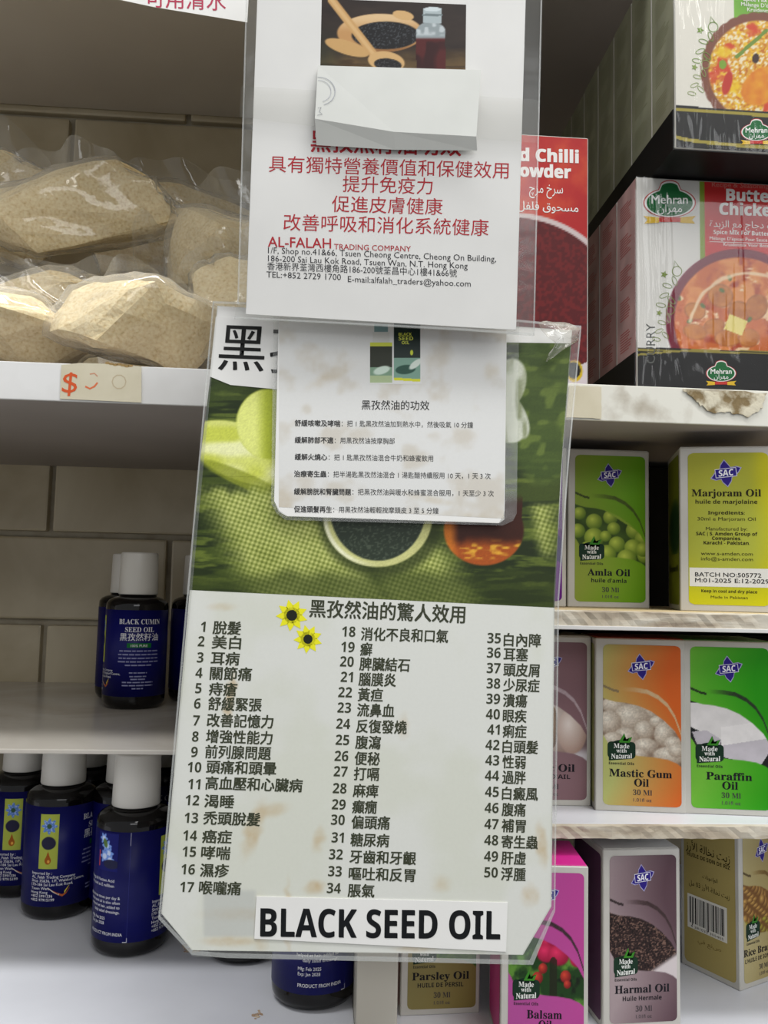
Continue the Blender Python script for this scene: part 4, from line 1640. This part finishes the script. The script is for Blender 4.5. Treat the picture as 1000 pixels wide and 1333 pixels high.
def photo(X, Y):
    c = flat(X, (62, 78, 20))
    wd = fbm(X * .012 + Y * .004, Y * .11)
    c = mixc(c, (30, 44, 10), ss(.45, .62, wd))
    c = mixc(c, (112, 128, 40), ss(.58, .72, fbm(X * .02 + 7, Y * .15)) * .7)
    c = mixc(c, (40, 56, 30), ss(560, 440, Y) * ss(330, 300, X) * .9)
    # leaf, upper right
    lf = inside(ell(X, Y, 720, 520, 60, 110, .15), .1)
    c = mixc(c, (70, 92, 30), lf * .8)
    c = mixc(c, (118, 138, 50), lf * ss(.55, .8, vn(X * .08 + Y * .03, Y * .1)) * .6)
    # bowl handle, lime and cream at left
    bw = inside(ell(X, Y, 318, 590, 78, 36, .35), .04)
    c = mixc(c, (202, 210, 70), bw)
    c = mixc(c, (236, 238, 170), bw * ss(.2, .8, vn(X * .03, Y * .06)))
    b2 = inside(ell(X, Y, 352, 552, 44, 46, -.2), .04)
    c = mixc(c, (170, 182, 40), b2)
    c = mixc(c, (226, 232, 120), b2 * ss(350, 330, X))
    c = mixc(c, (140, 150, 30), inside(ell(X, Y, 325, 628, 70, 10, .42), .15) * .8)
    # burlap weave
    lo_ = np.minimum((Y - 640 - (X - 250) * .02), 500)
    wm = ss(630, 652, Y + 12 * vn(X * .1, Y * .05)) * ss(262, 320, X + .45 * (700 - Y)) * ss(455, 420, X - (Y - 700) * .9)
    wm = np.maximum(wm, ss(690, 715, Y) * ss(470, 520, X) * ss(620, 560, X - (Y - 735) * .6))
    wm = np.maximum(wm, ss(650, 665, Y) * ss(690, 712, X - (Y - 700) * .2) * ss(745, 700, X) * ss(735, 715, Y))
    u = X * .92 + Y * .35; w = -X * .3 + Y * .95
    wv = .5 + .25 * np.sin(u * 1.1) + .25 * np.sin(w * 1.1)
    bc = mixc(flat(X, (96, 112, 26)), (208, 214, 120), np.clip(wv + .5 * (fbm(X * .04, Y * .04) - .5), 0, 1))
    c = c * (1 - wm[..., None]) + bc * wm[..., None]
    c = mixc(c, (46, 60, 14), ss(728, 750, Y - 12 * vn(X * .04, Y * .02)) * .55)
    # bowl
    d = ell(X, Y, 492, 672, 71, 66)
    c = mixc(c, (40, 52, 14), inside(ell(X, Y, 496, 682, 80, 68), .1) * .7)
    c = mixc(c, (206, 206, 128), inside(d, .02))
    c = mixc(c, (240, 240, 200), inside(d, .02) * ss(.90, .96, d) * ss(500, 440, X))
    c = mixc(c, (42, 54, 40), inside(ell(X, Y, 492, 664, 62, 66), .02))
    c = mixc(c, (80, 92, 74), inside(ell(X, Y, 492, 664, 62, 66), .02) * ss(.6, .8, vn(X * .5, Y * .5)) * .7)
    # amber bottle foot
    m = inside(ell(X, Y, 630, 690, 52, 46), .03) + 0
    m = np.maximum(m, ((Y < 700) & (np.abs(X - 630) < 50)) * 1.0 * ss(640, 660, Y))
    am = mixc(flat(X, (62, 22, 8)), (178, 78, 16), ss(700, 718, Y + 6 * vn(X * .1, Y * .1)))
    am = mixc(am, (236, 170, 40), ss(.6, .9, vn(X * .12, Y * .3)) * ss(700, 712, Y) * ss(730, 724, Y))
    am = mixc(am, (226, 120, 20), ss(600, 585, X) * .9)
    c = c * (1 - m[..., None]) + am * m[..., None]
    # pale petals
    for x, y, rx, ry, an in [(662, 500, 22, 34, .3), (668, 540, 16, 34, -.5), (656, 560, 26, 14, .4)]:
        p = inside(ell(X, Y, x, y, rx, ry, an), .08)
        c = mixc(c, (206, 210, 190), p)
        c = mixc(c, (150, 158, 120), p * ss(.5, .8, vn(X * .12, Y * .05)))
    g = c.mean(-1, keepdims=True)
    return (c * .88 + g * .12) * .98 * (.94 + .12 * vn(X * .9, Y * .9)[..., None])


a.grid([(258, 620), (730, 622), (722, 791), (247, 768)], 300, 110, photo, 2)
a.grid([(280, 440), (744, 447), (730, 622.3), (258, 620.3)], 300, 115, photo, 2)
a.build('printed_photo', M['print'], po)


def stains(X, Y):
    c = flat(X, (212, 213, 206))
    c = mixc(c, (204, 206, 192), ss(.45, .7, fbm(X * .01, Y * .01)) * .7)
    st = [(300, 905, 7, 38, .15, .5), (330, 1080, 12, 40, .3, .35), (352, 1055, 26, 10, -.2, .3), (340, 1205, 10, 40, 0, .25), (375, 1195, 5, 50, 0, .35), (410, 1155, 14, 10, 0, .45), (705, 1100, 8, 30, -.1, .35),
          (690, 1165, 12, 16, 0, .25), (575, 1150, 14, 12, 0, .2), (525, 945, 8, 18, 0, .2), (300, 1225, 40, 8, 0, .3), (320, 1190, 60, 10, 0, .25), (540, 1235, 30, 5, 0, .25), (290, 790, 20, 6, 0, .2), (415, 1092, 8, 18, .2, .3)]
    for x, y, rx, ry, an, s_ in st:
        m = ss(1.3, .2, ell(X + 6 * (vn(X * .12, Y * .12) - .5), Y, x, y, rx, ry, an)) * s_ * (.5 + fbm(X * .15, Y * .15))
        c = mixc(c, (176, 140, 88), np.clip(m, 0, 1))
    g = ss(1155, 1163, Y) * ss(262, 268, X) * ss(1222, 1216, Y) * ss(336, 330, X)
    c = mixc(c, (178, 180, 176), g * .6)
    return c


a = Art(ps)
a.grid([(247, 768), (722, 791), (718, 1180), (210.5, 1189)], 220, 200, stains, 1)
a.grid([(210.5, 1189), (718, 1180), (681, 1243), (250, 1237)], 200, 40, stains, 1)
o = a.build('stained_white_area', M['print_paper'], po)
# seam lines of the sleeve
a2 = PP.lifted(0.0015)
for nm, pts in (('welded_seam', [(277, 392), (279, 392), (208.5, 1196), (206, 1196)]), ('welded_seam', [(206, 1196), (209, 1193), (251, 1238), (296, 1241), (296, 1247), (250, 1243)]),
                ('welded_seam', [(296, 1241), (690, 1250), (694, 1256), (296, 1247)]), ('welded_seam', [(723, 1186), (721, 1184), (726, 780), (739, 600), (755, 427), (757, 427), (741, 600), (728, 780)]), ('welded_seam', [(694, 1256), (688, 1254), (720, 1184), (723, 1186)]),
                ('welded_seam', [(277, 392), (500, 399), (757, 424), (757, 427), (500, 402), (277, 395)])):
    slab(nm, a2, pts, .0002, M['seam'], po)
# crinkled corner
bm = bmesh.new()
rr = random.Random(6)
ring = []
cpx = [(700, 420), (720, 418), (742, 420), (756, 428), (752, 445), (735, 452), (712, 470), (722, 446)]
P = [ps.lifted(.002 + rr.uniform(0, .006)).map(np.array(float(x)), np.array(float(y))) for x, y in cpx]
cc = bm.verts.new(ps.lifted(.009).map(np.array(733.), np.array(436.)))
vs = [bm.verts.new(p) for p in P]
for i in range(len(vs)):
    bm.faces.new((vs[i], vs[(i + 1) % len(vs)], cc))
bmesh.ops.subdivide_edges(bm, edges=bm.edges[:], cuts=2)
for v_ in bm.verts:
    v_.co += Vector((rr.uniform(-.0006, .0006), rr.uniform(-.001, .001), rr.uniform(-.0006, .0006)))
o = bmobj('crinkled_corner', bm, M['bag'], po, True)
m_ = o.modifiers.new('thickness', 'SOLIDIFY'); m_.thickness = .0001

# numbered list
INK = (58, 62, 46)
a = Art(ps)
colA = ['脫髮', '美白', '耳病', '關節痛', '痔瘡', '舒緩緊張', '改善記憶力', '增強性能力', '前列腺問題', '頭痛和頭暈', '高血壓和心臟病', '渴睡', '禿頭脫髮', '癌症', '哮喘', '濕疹', '喉嚨痛']
yA = [816, 835, 856, 876, 896, 916, 938, 959, 979, 999, 1021, 1042, 1065, 1088, 1109, 1132, 1155]
colB = ['消化不良和口氣', '癬', '脾臟結石', '腦膜炎', '黃疸', '流鼻血', '反復發燒', '腹瀉', '便秘', '打嗝', '麻痺', '癲癇', '偏頭痛', '糖尿病', '牙齒和牙齦', '嘔吐和反胃', '脹氣']
yB = [822, 842, 861, 881, 901, 921, 942, 963, 984, 1004, 1026, 1047, 1067, 1090, 1112, 1134, 1156]
colC = ['白內障', '耳塞', '頭皮屑', '少尿症', '潰瘍', '眼疾', '痢症', '白頭髮', '性弱', '過胖', '白癜風', '腹痛', '補胃', '寄生蟲', '肝虛', '浮腫']
yC_ = [831, 850, 870, 890, 910, 930, 950, 970, 990, 1010, 1031, 1052, 1073, 1094, 1115, 1136]
rA = [313, 313, 311, 327, 308, 340, 355, 354, 352, 359, 393, 304, 338, 301, 299, 297, 313]
for i, (t, y) in enumerate(zip(colA, yA)):
    k = (y - 816) / 339
    nr = 271 - k * 21 - (0 if i < 9 else 3) + (5 if i >= 9 else 0) - (4 if i < 9 else 0)
    ts = nr + (10 if i < 9 else 7)
    a.text(sansb(str(i + 1)), nr, y + 6.5, 18.5, INK, align='r', lean=.08, slope=.03, xs=.92, lay=3)
    a.text(t, rA[i], y + 8.5 + .3, 18.6, INK, align='r', lean=.08, slope=.03, width=(rA[i] - ts), lay=3, off=.028)
rB = [583, 484, 533, 515, 498, 513, 529, 495, 494, 493, 492, 490, 507, 506, 541, 540, 487]
for i, (t, y) in enumerate(zip(colB, yB)):
    k = (y - 822) / 334
    nr = 462.5 - k * 19
    ts = 470 - k * 17
    a.text(sansb(str(i + 18)), nr, y + 7, 18.5, INK, align='r', lean=.06, slope=.03, xs=.9, lay=3)
    a.text(t, ts, y + 10, 18.6, INK, lean=.06, slope=.03, width=rB[i] - ts, lay=3, off=.028)
rC = [704, 687, 702, 702, 686, 685, 685, 700, 684, 684, 700, 684, 684, 700, 684, 684]
for i, (t, y) in enumerate(zip(colC, yC_)):
    k = (y - 831) / 305
    nr = 652 - k * 4
    ts = 656 - k * 3.5
    a.text(sansb(str(i + 35)), nr, y + 6.5, 18.5, INK, align='r', lean=.04, slope=.03, xs=.9, lay=3)
    a.text(t, ts, y + 8.5, 18.4, INK, lean=.04, slope=.03, width=rC[i] - ts, lay=3, off=.028)
a.text('黑孜然油的驚人效用', 403, 801, 25, INK, lean=.05, slope=.042, width=202, lay=3, off=.022)
a.build('numbered_list', M['ink'], po)
a = Art(ps)
for cx, cy_, r_, hc in ((380, 801, 21, 7), (401, 832, 19, 6)):
    n = 9
    for k in range(n):
        th = 2 * PI * k / n + .3
        px_, py_ = cx + r_ * math.cos(th), cy_ + r_ * math.sin(th)
        qx, qy = -math.sin(th) * r_ * .24, math.cos(th) * r_ * .24
        mx_, my_ = cx + r_ * .55 * math.cos(th), cy_ + r_ * .55 * math.sin(th)
        a.poly([(cx, cy_), (mx_ + qx, my_ + qy), (px_, py_), (mx_ - qx, my_ - qy)], (226, 222, 40), 3)
    a.ellipse(cx, cy_, r_ * .5, r_ * .5, (226, 222, 40), 3)
    a.ellipse(cx, cy_, hc, hc, (30, 34, 24), 4)
a.build('yellow_flowers', M['ink'], po)
# heading patch upper left
hp = slab('heading_patch', ps.lifted(.0003), [(281, 412), (368, 420), (364, 507), (300, 501), (273, 490)], .0002, M['paper'], po)
a = Art(ps.lifted(.0003))
a.text('黑', 284, 476, 66, (24, 24, 24), lean=.09, slope=.04, lay=2, off=.006, res=4)
a.text('孜', 350, 480, 66, (24, 24, 24), lean=.09, slope=.04, lay=2, off=.006, res=4)
o = a.build('heading_character', M['ink'], po)
# title strip
slab('title_strip', ps.lifted(.0004), [(334, 1167), (661, 1175), (659, 1239), (331, 1222)], .0003, M['paper'], po)
a = Art(ps.lifted(.0004))
a.text(sansb('BLACK SEED OIL'), 339, 1219, 51, (20, 22, 24), slope=.012, lean=.015, width=312, lay=2, off=.012, res=4)
a.build('title_lettering', M['ink'], po)
for o in po.children:
    o.data.transform(Matrix.Translation(-Vector(po.location)))
slabo = None

# --- small card
PK = PP.lifted(0.0035)
kc = thing('instruction_card', 'small laminated card of usage instructions with bottle picture taped on the poster', 'card', tuple(PK.map(np.array(510.), np.array(680.))))
ring_sheet('clear_sleeve', PK.lifted(.0002), [(356, 406), (676, 416), (673, 668), (668, 678), (655, 684), (372, 677), (360, 668), (353, 655)], [(363, 411), (660, 416), (657, 665), (655, 671), (650, 680), (375, 671), (364, 665), (357, 652)], .0002, M['sleeve'], kc)
slab('paper_sheet', PK, [(363, 410), (660, 415), (657, 676), (650, 681), (374, 672), (363, 666), (357, 652)], .0003, M['paper'], kc)


def kstain(X, Y):
    c = flat(X, (214, 214, 211))
    c = mixc(c, (198, 192, 180), ss(.5, .75, fbm(X * .03 + 3, Y * .03)) * .8)
    c = mixc(c, (176, 156, 120), ss(660, 678, Y + 10 * (vn(X * .1, Y * .1) - .5)) * .35 * fbm(X * .1, Y * .1))
    for x, y, rx, ry, an in [(430, 490, 40, 10, -.5), (370, 655, 14, 24, 0), (640, 485, 12, 16, 0), (560, 650, 40, 6, .2)]:
        c = mixc(c, (180, 160, 125), ss(1.2, .3, ell(X, Y, x, y, rx, ry, an)) * .4 * (fbm(X * .12, Y * .12)))
    return c


a = Art(PK)
a.grid([(363.5, 412), (659.5, 417), (656, 675), (363, 660)], 130, 110, kstain, 1)
a.build('stained_face', M['print_paper'], kc)
a = Art(PK)


def mini(X, Y):
    c = flat(X, (214, 214, 211))
    m = (X > 513) & (X < 547) & (Y < 497 - (547 - X) * .06)
    c = np.where(m[..., None], np.array((24, 40, 36.)), c)
    m2 = m & (Y > 466)
    c = np.where(m2[..., None], np.array((120, 156, 140.)), c)
    c = mixc(c, (40, 78, 66), inside(ell(X, Y, 528, 481, 13, 6, -.1), .1) * m2)
    c = mixc(c, (206, 216, 206), inside(ell(X, Y, 541, 474, 4, 10, .9), .2) * m2)
    c = np.where((m & (Y > 493.5 - (547 - X) * .06))[..., None], np.array((206, 206, 50.)), c)
    m = (X > 482) & (X < 511) & (Y > 446) & (Y < 498)
    c = np.where(m[..., None], np.array((42, 46, 34.)), c)
    c = np.where((m & (Y < 451))[..., None], np.array((200, 206, 70.)), c)
    c = np.where((m & (Y > 478))[..., None], np.array((120, 150, 126.)), c)
    c = mixc(c, (196, 204, 150), (m & (Y > 489)) * .6)
    c = mixc(c, (196, 214, 200), inside(ell(X, Y, 497, 482, 11, 5, -.3), .2) * m)
    c = np.where(((X > 487) & (X < 505) & (Y > 422) & (Y < 432))[..., None], np.array((120, 150, 150.)), c)
    c = np.where(((X > 485) & (X < 507) & (Y >= 432) & (Y < 446))[..., None], np.array((206, 206, 200.)), c)
    c = mixc(c, (200, 210, 60), inside(ell(X, Y, 536, 459, 2, 3.5), .2))
    return c


a.grid([(480, 421), (549, 421), (549, 500), (480, 500)], 100, 110, mini, 2)
a.text(sansb('BLACK'), 519, 437, 5.5, (200, 206, 80), lay=4, width=17)
a.text(sansb('SEED'), 519, 443, 7, (200, 206, 80), lay=4, width=19)
a.text(sansb('OIL'), 523, 448, 5.5, (200, 206, 80), lay=4, width=10)
a.build('product_picture', M['print'], kc)
a = Art(PK)
KI = (50, 50, 50)
a.text('黑孜然油的功效', 471, 532, 13.4, (44, 44, 44), slope=.01, lay=3, width=88, off=.006)
lines = [('舒緩咳嗽及哮喘', '：把 1 匙黑孜然油加到熱水中，然後吸氣 10 分鐘', 554, 384, 443, 616), ('緩解肺部不適', '：用黑孜然油按摩胸部', 576, 384, 434, 514),
         ('緩解火燒心', '：把 1 匙黑孜然油混合牛奶和蜂蜜飲用', 598, 384, 426, 564), ('治療寄生蟲', '：把半湯匙黑孜然油混合 1 湯匙醋持續服用 10 天，1 天 3 次', 620, 383, 425, 639),
         ('緩解膀胱和腎臟問題', '：把黑孜然油與暖水和蜂蜜混合服用，1 天至少 3 次', 643, 383, 457, 643), ('促進頭髮再生', '：用黑孜然油輕輕按摩頭皮 3 至 5 分鐘', 666, 383, 432, 571)]
for b_, r_, y, x0, x1, x2 in lines:
    a.text(b_, x0, y, 9.0, KI, slope=.012, lay=3, width=x1 - x0, off=.022)
    a.text(r_, x1 + 2, y + .5, 8.8, KI, slope=.012, lay=3, width=x2 - x1 - 2, off=.004)
a.build('lettering', M['ink'], kc)
for o in kc.children:
    o.data.transform(Matrix.Translation(-Vector(kc.location)))

# --- upper poster
PU = Plane([(335, 0, .345), (684, 0, .345), (320, 410, .3515)])
up = thing('trading_company_notice', 'white laminated notice with red Chinese lines and company address, above the large poster', 'notice', tuple(PU.map(np.array(500.), np.array(425.))))
TOPY = -190
ring_sheet('clear_sleeve', PU.lifted(.0002), [(321, TOPY), (713, TOPY), (706, 0), (696, 437), (600, 431), (305, 415), (309, 395), (320, 0)], [(341, TOPY + 6), (690, TOPY + 6), (684.5, 0), (672, 429), (600, 425), (320, 408.5), (321, 395), (335, 0)], .0002, M['sleeve'], up)
slab('paper_sheet', PU, [(341, TOPY), (690, TOPY), (684.5, 0), (672, 430), (320, 409), (335, 0)], .0003, M['paper'], up)
for pts in ([(321, TOPY), (323, TOPY), (322, 0), (311, 395), (309, 395), (320, 0)], [(713, TOPY), (711, TOPY), (704, 0), (694, 437), (696, 437), (706, 0)],
            [(305, 414), (305, 412), (600, 427), (696, 434), (696, 437), (600, 430)]):
    slab('welded_seam', PU.lifted(.0011), pts, .0002, M['seam'], up)
slab('clear_tape', PU.lifted(.0014), [(314, 112), (420, 118), (420, 166), (312, 152)], .0001, M['tape'], up)
slab('clear_tape', PU.lifted(.0014), [(624, 125), (702, 130), (700, 186), (622, 180)], .0001, M['tape'], up)
a = Art(PU)


def bowlpic(X, Y):
    c = mixc(flat(X, (58, 46, 38)), (34, 26, 24), fbm(X * .03, Y * .08))
    c = mixc(c, (112, 88, 50), ss(60, 90, Y + 8 * vn(X * .1, Y * .1)) * .8)
    c = mixc(c, (66, 48, 28), ss(.5, .8, fbm(X * .04, Y * .3)) * ss(50, 80, Y) * .9)
    c = mixc(c, (44, 52, 36), ss(455, 420, X) * ss(20, 70, Y) * .5)
    b = inside(ell(X, Y, 495, 43, 56, 25, .0), .03)
    c = mixc(c, (198, 150, 96), b)
    c = mixc(c, (232, 202, 156), b * ss(44, 22, Y) * .8)
    c = mixc(c, (150, 104, 60), b * ss(52, 66, Y))
    h_ = inside(ell(X, Y, 452, 62, 30, 9, .3), .06)
    c = mixc(c, (206, 164, 106), h_)
    c = mixc(c, (214, 174, 118), inside(ell(X, Y, 525, 20, 14, 6, .2), .08))
    i_ = inside(ell(X, Y, 502, 46, 44, 18), .04)
    c = mixc(c, (22, 22, 24), i_)
    c = mixc(c, (84, 88, 92), i_ * ss(.62, .8, vn(X * .7, Y * .7)) * .7)
    d, t = seg_d(X, Y, 432, 0, 486, 70)
    c = mixc(c, (206, 162, 104), ss(6, 4.6, d + t * 0))
    c = mixc(c, (232, 198, 146), ss(3, 1.5, np.abs(d)) * .5)
    s_ = inside(ell(X, Y, 503, 80, 24, 13, .15), .05)
    c = mixc(c, (214, 174, 118), s_)
    s_ = inside(ell(X, Y, 505, 84, 18, 8, .1), .06)
    c = mixc(c, (30, 28, 28), s_)
    c = mixc(c, (90, 90, 92), s_ * ss(.6, .8, vn(X * .7, Y * .7)) * .6)
    m = (np.abs(X - 561) < 19) & (Y > 38)
    m = np.maximum(m * 1.0, inside(ell(X, Y, 561, 42, 19, 14), .05))
    c = mixc(c, (150, 160, 162), m)
    c = mixc(c, (84, 26, 26), m * ss(48, 52, Y))
    c = mixc(c, (44, 12, 14), m * ss(.45, .7, vn(X * .12, Y * .05)) * ss(52, 56, Y) * .8)
    c = mixc(c, (196, 204, 206), m * ss(48, 44, Y) * ss(.3, .7, vn(X * .2, Y * .3)))
    c = mixc(c, (176, 188, 190), ((np.abs(X - 563) < 11.5) & (Y > 11) & (Y < 30)) * 1.0)
    c = mixc(c, (120, 132, 134), ((np.abs(X - 563) < 13) & (Y > 18) & (Y < 21)) * 1.0)
    c = mixc(c, (212, 222, 224), inside(ell(X, Y, 563, 12, 11, 3), .1))
    return c


a.grid([(419, -2), (607, 6), (606, 100), (417, 90)], 150, 85, bowlpic, 1)
a.build('printed_photo', M['print'], up)
RD = (176, 44, 52)
a = Art(PU)
a.text('黑孜然籽油功效', 405, 195, 31, RD, slope=.03, lay=2, width=195, off=.02)
for t, x0, x1, y in [('具有獨特營養價值和保健效用', 350, 662, 222), ('提升免疫力', 446, 563, 248), ('促進皮膚健康', 432, 576, 274), ('改善呼吸和消化系統健康', 369, 636, 298)]:
    a.text(t, x0, y - (0 if y != 222 else 0), 23.5, RD, slope=.028, lean=.03, width=x1 - x0, lay=2, off=0)
a.text('AL-FALAH', 349, 321, 19, RD, slope=.03, lay=2, width=82, off=.012)
a.text('TRADING COMPANY', 435, 324.5, 10.4, RD, slope=.03, lay=2, width=100, off=.006)
BK = (44, 44, 48)
for t, x0, x1, y in [('1/F, Shop no.41&66, Tsuen Cheong Centre, Cheong On Building,', 349, 646, 329.5), ('186-200 Sai Lau Kok Road, Tsuen Wan, N.T. Hong Kong', 349, 609, 340),
                     ('香港新界荃灣西樓角路186-200號荃昌中心1樓41&66號', 348, 595, 350.5), ('TEL:+852 2729 1700', 347, 444, 361), ('E-mail:alfalah_traders@yahoo.com', 453, 613, 367)]:
    a.text(t, x0, y, 11.4, BK, slope=.038, lay=2, width=x1 - x0, off=.003)
a.build('lettering', M['ink'], up)
for o in up.children:
    o.data.transform(Matrix.Translation(-Vector(up.location)))

# --- folded blank card on it
fc_top = [PU.lifted(.0018).map(np.array(float(x)), np.array(float(y))) for x, y in ((414, 86), (626, 92))]
out = PU.lifted(.0045)
fr_ = [out.map(np.array(float(x)), np.array(float(y))) for x, y in ((410, 155), (513, 172), (620, 178))]
bk = [PU.lifted(.0018).map(np.array(float(x)), np.array(float(y))) for x, y in ((412, 189), (514, 195), (621, 196))]
f0 = np.array(fr_[0]); 
mid_top = (np.array(fc_top[0]) + np.array(fc_top[1])) / 2
V_ = [fc_top[0], mid_top, fc_top[1], fr_[2], fr_[1], fr_[0], bk[0], bk[1], bk[2]]
V_ = [tuple(p) for p in V_]
F_ = [(0, 1, 4, 5), (1, 2, 3, 4), (5, 4, 7, 6), (4, 3, 8, 7)]
o = meshobj('folded_card', V_, F_, M['card'])
o.modifiers.new('thickness', 'SOLIDIFY').thickness = .0004
loc = Vector(V_[7])
o.data.transform(Matrix.Translation(-loc)); o.location = loc
tag(o, 'blank white folded card sticking out from the notice, covering its heading', 'card')
# pencil marks on it
class Tri:
    def __init__(s, A, B, C_, D_, off):
        s.A, s.B, s.C, s.D = [np.array(k) for k in (A, B, C_, D_)]
        n = np.cross(s.B - s.A, s.D - s.A); n /= np.linalg.norm(n)
        if n[1] > 0: n = -n
        s.n = n; s.off = off
    def map(s, X, Y, lay=0):
        X = np.asarray(X, float)[..., None]; Y = np.asarray(Y, float)[..., None]
        return (s.A * (1 - X) * (1 - Y) + s.B * X * (1 - Y) + s.C * X * Y + s.D * (1 - X) * Y) + s.n * (s.off + lay * LAY)
a = Art(Tri(V_[0], V_[1], V_[4], V_[5], .0005))
t = np.linspace(-1.7, 1.2, 12)
a.stroke(np.stack([.03 + .20 * np.cos(t), .48 + .26 * np.sin(t)], 1), .010, (170, 172, 176))
a.stroke(np.stack([.03 + .15 * np.cos(t), .48 + .20 * np.sin(t)], 1), .008, (180, 182, 186))
a.stroke([(.03, .80), (.07, .78), (.05, .86), (.09, .9), (.03, .93)], .008, (150, 152, 156))
po2 = a.build('pencil_mark', M['ink'], None)
po2.data.transform(Matrix.Translation(-loc)); po2.parent = o

# --- sign hanging upper left
SY = .418
PSn = Plane([(150, 0, SY), (320, 26, SY), (320, -200, SY + .001)])
sg = thing('hanging_paper_sign', 'white paper sign with red characters hanging from the top shelf edge, upper left', 'sign', tuple(PSn.map(np.array(240.), np.array(10.))))
slab('paper_sheet', PSn, [(120, -8), (200, 9), (322, 29), (336, -232), (120, -240)], .0003, M['paper'], sg)
a = Art(PSn)
a.text('可用清水', 190, 7, 27, (176, 60, 84), slope=.05, lay=2, width=104, off=.008)
a.build('lettering', M['ink'], sg)
for o in sg.children:
    o.data.transform(Matrix.Translation(-Vector(sg.location)))

# ================================================================== small debris
def flake(px, py, s, label, seed):
    r = random.Random(seed)
    d = ray(np.array(float(px)), np.array(float(py)))
    P = d * (dB / d[2]); P[2] += ZC
    bm = bmesh.new()
    for k in range(16):
        x, y = r.gauss(0, s * .45), r.gauss(0, s * .5)
        q = s * r.uniform(.15, .4)
        g = bmesh.ops.create_icosphere(bm, subdivisions=1, radius=q)
        for v_ in g['verts']:
            v_.co = Vector((v_.co.x + x, v_.co.y + y, max(0, v_.co.z * .25 + q * .2)))
    o = bmobj('dried_flake', bm, M['flake'])
    o.location = (P[0], P[1], P[2])
    tag(o, label, 'debris')
    o['kind'] = 'stuff'


flake(247, 1237, .0045, 'brown crumbly flake on the white bottom shelf under the poster corner', 2)
flake(335, 1322, .0025, 'scatter of brown specks on the bottom shelf before the bottle', 3)
